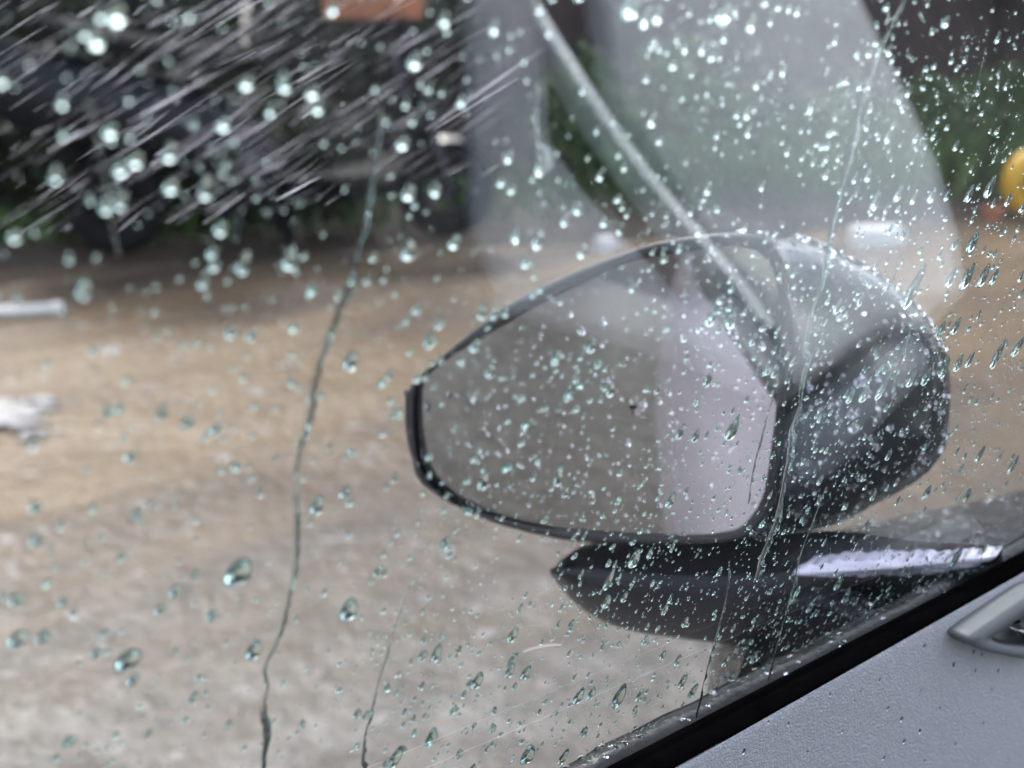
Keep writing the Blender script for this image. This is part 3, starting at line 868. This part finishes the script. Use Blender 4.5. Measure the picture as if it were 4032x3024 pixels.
# ------------------------------------------------------------------ cabin: floor, roof, dash, pillars
part('floor_pan', *box((0.0, -.42, .30), (3.4, 1.36, .06)), M['dark'], car, smooth=False)
part('far_door', *box((-.2, -1.13, .62), (2.6, .06, .66)), M['dark'], car, smooth=False)
part('bulkhead', *box((1.25, -.42, .62), (.06, 1.36, .62)), M['dark'], car, smooth=False)
roof = [[np.array([x, y, 1.50 - .10 * abs((y + .42) / .62) ** 3 - .03 * (x + .6) ** 2]) for y in np.linspace(-1.0, .12, 13)] for x in np.linspace(-1.6, -.04, 12)]  # unseen; front edge cut back to let more light onto dash and trim
roof2 = [[p + np.array([0, 0, .03]) for p in r_] for r_ in roof[::-1]]
part('roof', *loft(roof + roof2 + roof[:1]), M['dark'], car)
for s, y0, y1 in ((1, .10, .27), (-1, -.98, -1.12)):
    part('windscreen_pillar', *tube([np.array([-.03, y0, 1.46]), np.array([.62, (y0 * .45 + y1 * .55), 1.24]), np.array([1.24, y1, .93])], [.028, .03, .034], 12), M['dark'], car)

# dashboard: a dark slab carrying pale panels and a bright strip that the side window reflects
ZD = .86
dn = np.array([-.12, 0, 1.0]); dn /= np.linalg.norm(dn)
DP = np.array([.8, -.2, ZD])
def refl_on(px, py, lift=0.0):
    P_ = on_glass(px, py); d = ray(px, py); r_ = d - 2 * np.dot(d, nW) * nW
    q = DP + dn * lift
    return P_ + r_ * (np.dot(q - P_, dn) / np.dot(r_, dn))
def slab(px, top, bot, n=None, smooth=False):
    t = [refl_on(x, y, 0) + dn * top for x, y in px]; b_ = [p - dn * (top - bot) for p in t]
    k = len(px)
    cen_ = np.mean(t, 0)
    t2 = [p + (cen_ - p) * .015 + dn * .0015 for p in t]
    f = [tuple(range(2 * k, 3 * k))] + [(k + i_, k + (i_ + 1) % k, (i_ + 1) % k, i_) for i_ in range(k)] + [(i_, (i_ + 1) % k, 2 * k + (i_ + 1) % k, 2 * k + i_) for i_ in range(k)]
    return t + b_ + t2, f
dash = part('dashboard', *box((.84, -.42, ZD - .10), (.78, 1.34, .14)), M['dark'], car, smooth=False)
dash.matrix_basis = Matrix.Identity(4)
part('dash_panel', *slab([(2330, -260), (3230, -260), (3342, 0), (3500, 340), (3660, 700), (3735, 980), (3760, 1190), (3560, 1225), (3330, 1380), (3090, 1570), (3030, 1350), (2960, 1230), (2720, 880), (2420, 440)], .012, -.03), M['pale'], dash)
part('dash_panel', *slab([(1840, -260), (2020, -260), (2090, 60), (2120, 330), (2128, 600), (2250, 790), (2400, 965), (2560, 1130), (2690, 1285), (2830, 1190), (2905, 1270), (3000, 1390), (3060, 1560), (2700, 1420), (2300, 1330), (1960, 1280), (1840, 900)], .012, -.03), M['pale2'], dash)
part('dash_panel', *slab([(3110, 1700), (3330, 1540), (3560, 1350), (3610, 1420), (3600, 1520), (3400, 1740), (3170, 1960), (3100, 1930)], .012, -.03), M['pale3'], dash)
sp = resample([(1990, -120), (2060, 20), (2260, 350), (2500, 700), (2750, 1000), (2900, 1180), (3005, 1330)], 30)
wv = np.linspace(20, 18, 30)
pl = []
for i_, (x, y) in enumerate(sp):
    t = sp[min(i_ + 1, 29)] - sp[max(i_ - 1, 0)]; t /= np.linalg.norm(t); nn_ = np.array([-t[1], t[0]])
    pl.append((sp[i_] + nn_ * wv[i_], sp[i_] - nn_ * wv[i_]))
rows = []
for a_, b_ in pl:
    A, B = refl_on(*a_), refl_on(*b_)
    rows.append([A - dn * .02, A + dn * .012, (A + B) / 2 + dn * .0135, B + dn * .012, B - dn * .02])
part('trim_strip', *loft(rows), M['chrome'], dash, smooth=False)

# ================================================================== RAIN ON THE GLASS
def drop_verts(Wd, Ln, H, tail, rings, seg, wob):
    """dome lying on z=0: x width, y length (tail towards +y)"""
    ang = np.linspace(0, 2 * math.pi, seg, endpoint=False)
    yy = np.sin(ang); xx = np.cos(ang)
    taper = 1 - tail * np.clip((yy + 1) / 2, 0, 1) ** 1.3
    ox = xx * taper * Wd * (1 + wob * np.sin(ang * 3 + wob * 40)); oy = yy * Ln * (1 + wob * np.cos(ang * 2 + wob * 77))
    V = []
    for r_ in np.linspace(1, 0, rings, endpoint=False):
        c_ = math.sin(math.acos(min(1, r_ * .93)))      # spherical-cap like
        z = H * (c_ - math.sin(math.acos(.93))) / (1 - math.sin(math.acos(.93)))
        sh = -.18 * Ln * (1 - r_) * tail
        V += [(ox[k] * r_, oy[k] * r_ + sh, z) for k in range(seg)]
    V.append((0, -.18 * Ln * tail, H))
    n = rings * seg
    F = grid_faces(rings, seg, True, 0, False)
    F += [(n - seg + k, n - seg + (k + 1) % seg, n) for k in range(seg)]
    F.append(tuple(range(seg))[::-1])
    return np.array(V), F

def frame(P_, n, upd, ang):
    """axes on a surface: y along upd rotated by ang"""
    n = n / np.linalg.norm(n)
    y = upd - n * np.dot(upd, n); y /= np.linalg.norm(y)
    x = np.cross(y, n)
    c_, s_2 = math.cos(ang), math.sin(ang)
    return c_ * x + s_2 * y, -s_2 * x + c_ * y, n

protos = {}
def proto(kind, k):
    key = (kind, k)
    if key not in protos:
        tail, asp, hh = {'round': (.05, 1.05, .30), 'oval': (.25, 1.35, .29), 'tear': (.5, 1.5, .28), 'long': (.65, 2.2, .27)}[kind]
        tail *= rng.uniform(.8, 1.15); asp *= rng.uniform(.9, 1.15)
        v, f = drop_verts(1, asp, hh, min(tail, .85), 7, 24, .03 + .05 * rng.uniform())
        protos[key] = mesh('raindrop', v, f, M['drop'])
    return protos[key]

def place_drop(P_, n, upd, ang, size, kind, name, label, group, mat=None):
    x, y, z = frame(P_, n, upd, ang)
    me = proto(kind, int(rng.integers(0, 5)))
    o = bpy.data.objects.new(name, me)
    o.matrix_world = Matrix(((*[x[0] * size, y[0] * size, z[0] * size], P_[0]), (*[x[1] * size, y[1] * size, z[1] * size], P_[1]), (*[x[2] * size, y[2] * size, z[2] * size], P_[2]), (0, 0, 0, 1)))
    col.objects.link(o)
    tag(o, label, 'raindrop', group)
    return o

GOFF = GT + .00008
big = []     # (px, py, half width in photo px across the slope direction, kind, angle)
hand = [(940, 2255, 46, 'round'), (505, 2600, 40, 'round'), (1250, 1990, 30, 'oval'), (1375, 2400, 34, 'oval'), (690, 2330, 24, 'round'), (630, 2400, 22, 'round'), (380, 160, 36, 'round'), (460, 60, 40, 'round'), (435, 515, 32, 'round'),
        (475, 665, 32, 'round'), (535, 630, 32, 'round'), (675, 735, 32, 'round'), (870, 900, 30, 'round'), (880, 490, 30, 'round'), (1143, 1022, 34, 'oval'), (970, 330, 30, 'round'), (1230, 365, 30, 'round'), (1120, 340, 28, 'round'),
        (330, 1140, 34, 'oval'), (515, 1800, 28, 'round'), (850, 1690, 28, 'round'), (60, 930, 30, 'round'), (1585, 565, 30, 'round'), (1610, 760, 30, 'round'), (1715, 750, 26, 'round'), (1610, 985, 32, 'oval'), (1790, 955, 28, 'round'),
        (2120, 945, 28, 'oval'), (2275, 820, 24, 'round'), (2295, 990, 24, 'oval'), (2070, 1035, 22, 'round'), (2480, 25, 34, 'oval'), (2590, 60, 28, 'oval'), (2570, 470, 24, 'tear'), (2860, 55, 30, 'oval'), (2960, 95, 24, 'oval'),
        (3195, 420, 18, 'tear'), (2950, 515, 18, 'tear'), (3085, 280, 16, 'oval'), (3500, 530, 17, 'long'), (3420, 690, 17, 'tear'), (3540, 760, 20, 'tear'), (3450, 790, 20, 'tear'), (3600, 780, 15, 'tear'), (3670, 770, 16, 'oval'),
        (3900, 735, 20, 'tear'), (3820, 760, 17, 'tear'), (3730, 770, 13, 'tear'), (3600, 1130, 34, 'long'), (3745, 1095, 17, 'tear'), (3810, 1090, 26, 'tear'), (3875, 1085, 20, 'tear'), (3915, 1090, 16, 'tear'), (3830, 955, 20, 'oval'),
        (3760, 960, 14, 'tear'), (3710, 1290, 15, 'tear'), (3765, 1285, 17, 'tear'), (3775, 1430, 18, 'tear'), (3820, 1415, 15, 'tear'), (3930, 1395, 22, 'long'), (4010, 1365, 20, 'tear'), (3720, 1450, 18, 'tear'), (3650, 1480, 18, 'tear'),
        (3590, 1490, 18, 'tear'), (3480, 1520, 22, 'long'), (3405, 1550, 20, 'tear'), (3350, 1560, 17, 'tear'), (3300, 1205, 17, 'tear'), (3390, 1180, 14, 'tear'), (3500, 1790, 13, 'tear'), (2885, 1690, 28, 'tear'), (2790, 1490, 20, 'tear'),
        (2800, 1250, 24, 'oval'), (2880, 1260, 24, 'oval'), (2680, 1700, 18, 'tear'), (2740, 1715, 18, 'tear'), (2640, 1970, 20, 'tear'), (2200, 1870, 24, 'long'), (1905, 1890, 26, 'tear'), (1930, 1460, 24, 'oval'), (2190, 1410, 22, 'oval'),
        (2330, 1360, 22, 'oval'), (2590, 1530, 16, 'tear'), (2500, 2200, 24, 'tear'), (2400, 2280, 20, 'long'), (2290, 2260, 12, 'long'), (2560, 2180, 14, 'tear'), (2650, 2150, 12, 'long'), (2390, 2370, 18, 'tear'), (2460, 2350, 14, 'tear'),
        (2620, 2400, 14, 'tear'), (2700, 2450, 13, 'tear'), (2540, 2520, 14, 'tear'), (2020, 2500, 20, 'oval'), (2020, 2600, 18, 'oval'), (1720, 2570, 22, 'tear'), (1880, 2680, 24, 'tear'), (2010, 2640, 20, 'tear'), (2070, 2650, 18, 'oval'),
        (2280, 2740, 20, 'tear'), (2330, 2730, 16, 'tear'), (2440, 2740, 24, 'tear'), (2520, 2740, 14, 'oval'), (2300, 2880, 14, 'tear'), (2080, 2970, 26, 'tear'), (2220, 2980, 18, 'tear'), (1940, 2870, 14, 'tear'), (2670, 2600, 14, 'tear'),
        (2610, 2580, 12, 'tear'), (2970, 2590, 14, 'tear'), (2690, 2680, 16, 'tear'), (2730, 2720, 16, 'tear'), (2860, 2600, 14, 'tear'), (3140, 2330, 12, 'tear'), (3300, 2300, 14, 'tear'), (3190, 2390, 13, 'tear'), (3330, 2350, 12, 'tear'),
        (3770, 2190, 18, 'tear'), (3880, 2160, 13, 'tear'), (1700, 2900, 22, 'tear'), (1560, 2980, 24, 'tear'), (1690, 2920, 14, 'oval'), (270, 2920, 24, 'round'), (70, 2520, 34, 'round'), (170, 2510, 26, 'round'), (380, 2570, 24, 'round'), (1000, 2560, 30, 'oval'),
        (2130, 640, 30, 'long'), (1690, 1340, 26, 'oval'), (1380, 1420, 30, 'oval'), (910, 1310, 28, 'round'), (990, 1320, 26, 'round'), (640, 1620, 30, 'tear'), (740, 1660, 28, 'oval'), (140, 2000, 26, 'round'), (145, 2130, 26, 'round'), (3860, 1790, 14, 'tear'), (3990, 1830, 15, 'tear'), (3650, 1940, 16, 'tear'), (3810, 1950, 14, 'tear'), (3440, 1950, 12, 'tear'), (3230, 1890, 12, 'tear')]
labels = {
    'round': ('large round raindrop resting on the window glass', 'large round drops on the side window'),
    'oval': ('large oval raindrop sagging on the window glass', 'large oval drops on the side window'),
    'tear': ('teardrop shaped raindrop sliding down the window glass', 'teardrop drops on the side window'),
    'long': ('long stretched raindrop trailing down the window glass', 'long stretched drops on the side window')}
def zone(P_):
    p_ = pix(P_)
    if P_[2] < zU + .03: return ' just above the black rubber seal'
    for ln_, nm_ in ((RIV1, ' beside the long wavering rivulet'), (RIV2, ' beside the long thin rivulet')):
        if min(np.linalg.norm(on_glass(*q_) - P_) for q_ in ln_) < .022: return nm_
    return ''
RIV1 = resample([(3560, 0), (3448, 252), (3368, 517), (3262, 960), (3202, 1218), (3159, 1517), (3109, 1795), (2984, 2290)], 30)
RIV2 = resample([(1500, 430), (1404, 1021), (1258, 1440), (1167, 1914), (1112, 2461), (1030, 2807), (1039, 3060)], 30)
def pix(P_):
    v_ = P_ - CAM
    return 2016 + FPX * (v_ @ rt) / (v_ @ fw), 1512 - FPX * (v_ @ up) / (v_ @ fw)
def lab(pair, P_):
    z_ = zone(P_)
    return pair[0] + z_, pair[1] + z_
nm = 0
for px, py, hw, kd in hand:
    P_ = on_glass(px, py, GOFF)
    d = np.linalg.norm(P_ - CAM)
    cosi = abs(np.dot(ray(px, py), nW))
    blur = max(0, .0043 * (1 / d - 1 / .49) * FPX / 2)
    size = max(hw - blur * .45, hw * .62) / FPX * d * (1 / (.55 + .45 * cosi))
    place_drop(P_, nW, dS, rng.normal(0, .08), size * {'round': 1.35, 'oval': 1.3, 'tear': 1.25, 'long': 1.1}[kd], kd, 'raindrop', *lab(labels[kd], P_))
    nm += 1

# area of glass the camera sees, sampled evenly over the glass itself
corners = np.array([on_glass(x, y) for x, y in ((-40, -40), (4080, -40), (4080, 2200), (2560, 3000), (2200, 3070), (-40, 3070))])
def glass_uv(P_): return P_[..., 0], (P_ - PW) @ dS
xs_, ys_ = corners[:, 0], (corners - PW) @ dS
def pix(P_):
    v_ = P_ - CAM
    return 2016 + FPX * (v_ @ rt) / (v_ @ fw), 1512 - FPX * (v_ @ up) / (v_ @ fw)
def sample_glass(n):
    x = rng.uniform(xs_.min(), xs_.max(), n); y = rng.uniform(ys_.min(), ys_.max(), n)
    P_ = PW + nW * GOFF + np.stack([x, 0 * x, 0 * x], 1) + y[:, None] * dS - np.array([PW[0], 0, 0])
    a_, b_ = pix(P_)
    ok = (a_ > -40) & (a_ < 4080) & (b_ > -40) & (b_ < 3070) & (P_[:, 2] > zU + .001)
    return P_[ok], a_[ok], b_[ok]
P_, a_, b_ = sample_glass(520)
lab2 = {'round': ('small round raindrop on the window glass', 'small round drops on the side window'),
        'oval': ('small oval raindrop on the window glass', 'small oval drops on the side window'),
        'tear': ('small teardrop shaped raindrop on the window glass', 'small teardrop drops on the side window')}
tgt = 300 - nm
for k in range(min(tgt, len(P_))):
    kd = ['round', 'oval', 'tear'][int(rng.choice(3, p=[.35, .4, .25] if a_[k] < 2000 else [.1, .35, .55]))]
    place_drop(P_[k], nW, dS, rng.normal(0, .12), rng.uniform(.0009, .0017), kd, 'raindrop', *lab(lab2[kd], P_[k]))

def bead_field(name, P_, nrm, upd, size, mat, aspect, label='', rings=4, seg=10, tail=.35, h=.5):
    """many small drops as one mesh"""
    n = len(P_)
    temps = [drop_verts(1, a_, h, t_, rings, seg, w_) for a_, t_, w_ in ((1.05, .05, .03), (aspect, tail, .05), (aspect * 1.35, tail * 1.5, .06), (aspect * .85, tail * .5, .08))]
    nv = len(temps[0][0])
    V = np.empty((n, nv, 3)); F = []
    nrm = np.broadcast_to(nrm, (n, 3))
    ang = rng.normal(0, .15, n); kk = rng.integers(0, len(temps), n)
    f0 = temps[0][1]
    for i_ in range(n):
        x, y, z = frame(P_[i_], nrm[i_], upd, ang[i_])
        V[i_] = P_[i_] + size[i_] * (temps[kk[i_]][0] @ np.stack([x, y, z]))
    loops = []; starts = []; tot = []
    for i_ in range(n):
        o = i_ * nv
        for q in f0: loops.append([o + j for j in q])
    me = mesh(name, V.reshape(-1, 3), [tuple(q) for q in loops], mat)
    return link(name, me, label=label, cat='raindrops', kind='stuff')

P_, a_, b_ = sample_glass(16000)
sz = np.exp(rng.normal(math.log(.00042), .55, len(P_))); sz = np.clip(sz, .00014, .0012)
dens = .62 + .38 * np.sin(P_[:, 0] * 41 + 3 * np.sin(P_[:, 2] * 37)) * np.sin(P_[:, 2] * 53 + 2 * np.sin(P_[:, 0] * 29))
dens = dens * np.where((a_ < 2500) & (b_ < 1400), .48, np.where(a_ < 1500, .6, 1.0))
kp = rng.uniform(0, 1, len(P_)) < dens
P_, sz = P_[kp], sz[kp]
# clusters of very fine beads
cl = P_[rng.integers(0, len(P_), 120)]
ex = (cl[:, None] + rng.normal(0, .0028, (120, 14, 1)) * np.array([1, 0, 0]) + rng.normal(0, .0028, (120, 14, 1)) * dS).reshape(-1, 3)
P_ = np.vstack([P_, ex]); sz = np.r_[sz, rng.uniform(.00012, .0003, len(ex))]
ok = P_[:, 2] > zU + .0005
P_, sz = P_[ok], sz[ok]
bead_field('fine_raindrops', P_, nW, dS, sz, M['drop'], 1.2, h=.27, label='countless fine rain beads covering the side window glass')

# rivulets: low ridges of water running down the glass
def rivulet(pts, wpx, label, seed):
    r_ = np.random.default_rng(seed)
    p = resample(pts, 110)
    n = len(p)
    C_ = np.array([on_glass(x, y, GOFF) for x, y in p])
    wob = np.convolve(r_.normal(0, 1, n + 8), np.ones(7) / 7, 'same')[4:4 + n]
    rows = []
    for i_ in range(n):
        d = np.linalg.norm(C_[i_] - CAM)
        w_ = (np.interp(i_ / (n - 1), np.linspace(0, 1, len(wpx)), wpx)) / FPX * d * (1 + .8 * wob[i_])
        w_ = max(w_, .00012)
        if i_ == 0 or i_ == n - 1: w_ *= .3
        t = C_[min(i_ + 1, n - 1)] - C_[max(i_ - 1, 0)]; t /= np.linalg.norm(t)
        s_3 = np.cross(t, nW); s_3 /= np.linalg.norm(s_3)
        c_ = C_[i_] + s_3 * w_ * 1.3 * wob[i_]
        row = [c_ + s_3 * w_ * math.cos(k) + nW * w_ * .30 * math.sin(k) for k in np.linspace(0, math.pi, 9)]
        rows.append(row)
    return part('water_rivulet', *loft(rows, True, True, True), M['drop'], label=label, cat='rivulet')
rivulet([(3570, -30), (3560, 0), (3467, 199), (3448, 252), (3400, 400), (3368, 517), (3341, 663), (3295, 829), (3262, 960), (3242, 1119), (3202, 1218), (3172, 1377), (3182, 1411), (3159, 1517), (3156, 1596), (3119, 1696), (3109, 1795), (3085, 1950), (3056, 2057), (3000, 2210), (2984, 2290)], [9, 10, 13, 15, 15, 19, 20], 'long wavering rivulet running down in front of the mirror housing', 1)
rivulet([(1500, 430), (1470, 700), (1404, 1021), (1331, 1240), (1258, 1440), (1185, 1713), (1167, 1914), (1167, 2187), (1112, 2461), (1048, 2625), (1060, 2700), (1030, 2807), (1040, 2930), (1039, 3060)], [9, 14, 16, 14, 14, 10], 'long thin rivulet running down the glass clear of the mirror', 2)
rivulet([(1625, 2270), (1545, 2500), (1490, 2700), (1440, 2900), (1425, 3060)], [4, 7, 8, 8], 'faint rivulet low on the glass beyond the mirror foot tip', 3)
rivulet([(2872, 2220), (2866, 2330), (2832, 2470), (2805, 2560), (2770, 2700), (2738, 2832)], [5, 6, 6, 5], 'thin dark rivulet crossing the mirror foot down to the seal', 4)
rivulet([(3255, 1915), (3200, 2060), (3155, 2180), (3128, 2290), (3095, 2420), (3062, 2540), (3040, 2620), (3022, 2690)], [5, 6, 6, 5, 5], 'thin rivulet from the mirror housing across the foot to the seal', 5)
rivulet([(3592, 1248), (3575, 1330), (3540, 1440), (3515, 1540)], [3, 5, 7], 'short rivulet on the glass before the outer side of the housing', 6)
rivulet([(3045, 1560), (3000, 1720), (2965, 1860), (2948, 1985)], [4, 6, 5], 'short rivulet along the inner edge of the mirror glass', 7)
rivulet([(345, 390), (395, 600), (440, 880), (470, 1010)], [3, 3, 3], 'hair thin straight trickle high on the glass', 8)
rivulet([(2118, 330), (2112, 480), (2125, 600), (2145, 690)], [6, 8, 14, 20], 'stubby trickle with a fat bright end', 9)
rivulet([(3880, 190), (3850, 320), (3800, 430)], [3, 3, 2], 'short faint trickle before the red wall', 10)
rivulet([(3545, 1000), (3520, 1090), (3490, 1150)], [3, 5, 8], 'short trickle feeding a drop above the mirror housing', 11)

# ------------------------------------------------------------------ water on the mirror, housing, moulding, panels
def surface_beads(obj, n, size, label, name, mat, test, h=.5, updir=np.array([0, 0, 1.0])):
    me = obj.data
    ps = [(np.mean([np.array(me.vertices[i_].co) for i_ in p.vertices], 0), np.array(p.normal), p.area, [np.array(me.vertices[i_].co) for i_ in p.vertices]) for p in me.polygons if len(p.vertices) == 4]
    ps = [q for q in ps if test(q[0], q[1])]
    ar = np.array([q[2] for q in ps]); idx = rng.choice(len(ps), n, p=ar / ar.sum())
    u, v_ = rng.uniform(0, 1, n), rng.uniform(0, 1, n)
    P_ = np.array([(ps[i_][3][0] * (1 - a) + ps[i_][3][1] * a) * (1 - b) + (ps[i_][3][3] * (1 - a) + ps[i_][3][2] * a) * b for i_, a, b in zip(idx, u, v_)])
    nr = np.array([ps[i_][1] for i_ in idx])
    tocam = CAM - P_
    flip = np.sum(nr * tocam, 1) < 0
    nr[flip] *= -1
    sz = np.exp(rng.normal(math.log(size), .45, n))
    return bead_field(name, P_ + nr * .00005, nr, updir + np.array([.01, .02, 0]), np.clip(sz, size * .4, size * 3), mat, 1.25, label, 4, 10, .2, h)
facing = lambda c_, n_: True
mg = [o for o in house.children if o.name.startswith('mirror_glass')][0]
surface_beads(mg, 330, .0006, 'small rain beads scattered over the mirror glass', 'mirror_raindrops', M['bead'], facing)
def vis(c_, n_):
    return np.dot(n_ if np.dot(n_, CAM - c_) > 0 or True else n_, CAM - c_) != 0 and c_[1] > 0
surface_beads(house, 1500, .0009, 'fine rain beads clinging to the black mirror housing', 'housing_raindrops', M['bead'], lambda c_, n_: abs(np.dot(n_, CAM - c_)) / np.linalg.norm(CAM - c_) > .05 and (c_ - MP) @ -mn < .075 and (c_ - MP) @ -mn > -.02)
surface_beads(shoulder, 1300, .0012, 'rain beads on the wet black panel ahead of the window', 'panel_raindrops', M['bead'], lambda c_, n_: c_[0] < .95 and c_[2] > zU - .12)
bm = [o for o in door.children if o.name.startswith('belt_moulding')][0]
surface_beads(bm, 900, .0007, 'rain beads lined along the wet black belt moulding', 'moulding_raindrops', M['bead'], lambda c_, n_: c_[0] > .15)

# beads that blew in onto the grey door trim and the seal
v, f = drop_verts(1, 1.1, .6, .1, 7, 20, .04)
bead_me = mesh('water_bead', v, f, M['bead'])
for px, py in [(3640, 2545), (3755, 2616), (3464, 2677), (3625, 2720), (3268, 2736), (3496, 2790), (3026, 2843), (3104, 2851), (3317, 2880), (3622, 2880), (3640, 2994), (3972, 2993), (3388, 2722), (3364, 2760), (3834, 2566), (3866, 2576), (3905, 2715), (3550, 2832), (3760, 2930), (3870, 2850), (3930, 2640), (2930, 2960), (3180, 2960), (3480, 2985), (3290, 2660), (3840, 2640), (3700, 2790), (3560, 2920)]:
    h_ = trim_hit(px, py)
    if h_ is None: continue
    o = place_drop(h_[0] + h_[1] * .00003, h_[1], np.array([0, .5, .8]), rng.uniform(-1, 1), rng.uniform(.0005, .0011), 'round', 'water_bead', 'tiny clear water bead on the grey door trim', 'water beads on the door trim')
    o['category'] = 'water bead'
    o.data = bead_me

# ------------------------------------------------------------------ slanting rain beyond the glass, towards the rear
Vv, Ff, Fm = [], [], []
for k in range(720):
    px, py = rng.uniform(-150, 1950), rng.uniform(-100, 950)
    if (px < 550 and rng.uniform() < .55) or py > 980 - .12 * px or rng.uniform() < (px / 2400) ** 2: continue
    s = rng.uniform(.6, 1.3)
    L_ = np.exp(rng.normal(math.log(170), .75)); wd = np.clip(np.exp(rng.normal(math.log(2.7), .65)), 1.2, 14)
    an = R(rng.normal(33, 3.5))
    a3 = at_dist(px, py, s); b3 = at_dist(px + L_ * math.cos(an), py - L_ * math.sin(an), s * rng.uniform(.98, 1.02))
    w3 = wd / FPX * s
    t = np.linspace(0, 1, 6)
    path = a3 + (b3 - a3) * t[:, None]
    v, f = tube(path, w3 * np.array([.35, .9, 1, .8, .5, .12]), 6)
    Fm += [int(rng.uniform() < .12)] * len(f)
    o = len(Vv); Vv += [tuple(p) for p in v]; Ff += [tuple(i_ + o for i_ in q) for q in f]
so = part('slanting_rain', Vv, Ff, M['streak'], label='slanting pale streaks of wind driven rain before the dark hedge', cat='rain', kind='stuff')
so.data.materials.append(M['streak2'])
so.data.polygons.foreach_set('material_index', Fm)
so.data.update()

# a fine pale fibre stuck to the inner face of the glass
fp = resample([(2062, 2567), (2110, 2552), (2160, 2543), (2212, 2540)], 20)
part('lint_fibre', *tube([on_glass(x, y, -.0003) for x, y in fp], .00011, 6), M['pvc'], label='fine pale fibre stuck to the window glass below the mirror foot', cat='fibre')

# pale domes: bright water glints modelled as solid colour on the flood
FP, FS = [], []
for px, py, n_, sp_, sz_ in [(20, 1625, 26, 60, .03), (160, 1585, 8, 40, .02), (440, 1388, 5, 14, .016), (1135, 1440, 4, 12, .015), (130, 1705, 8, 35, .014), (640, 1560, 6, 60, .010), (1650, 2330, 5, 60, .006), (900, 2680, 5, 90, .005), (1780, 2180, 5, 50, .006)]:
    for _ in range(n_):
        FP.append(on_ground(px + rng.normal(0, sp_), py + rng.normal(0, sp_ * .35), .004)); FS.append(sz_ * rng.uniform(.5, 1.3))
fo = bead_field('flood_glints', np.array(FP), np.array([0, 0, 1.0]), np.array([.9, -.45, 0]), np.array(FS), M['foam_glint'], 1.6, 'pale domes painted in for glints on the muddy flood water', 4, 10, .2, .3)
fo['category'] = 'foam_glint'
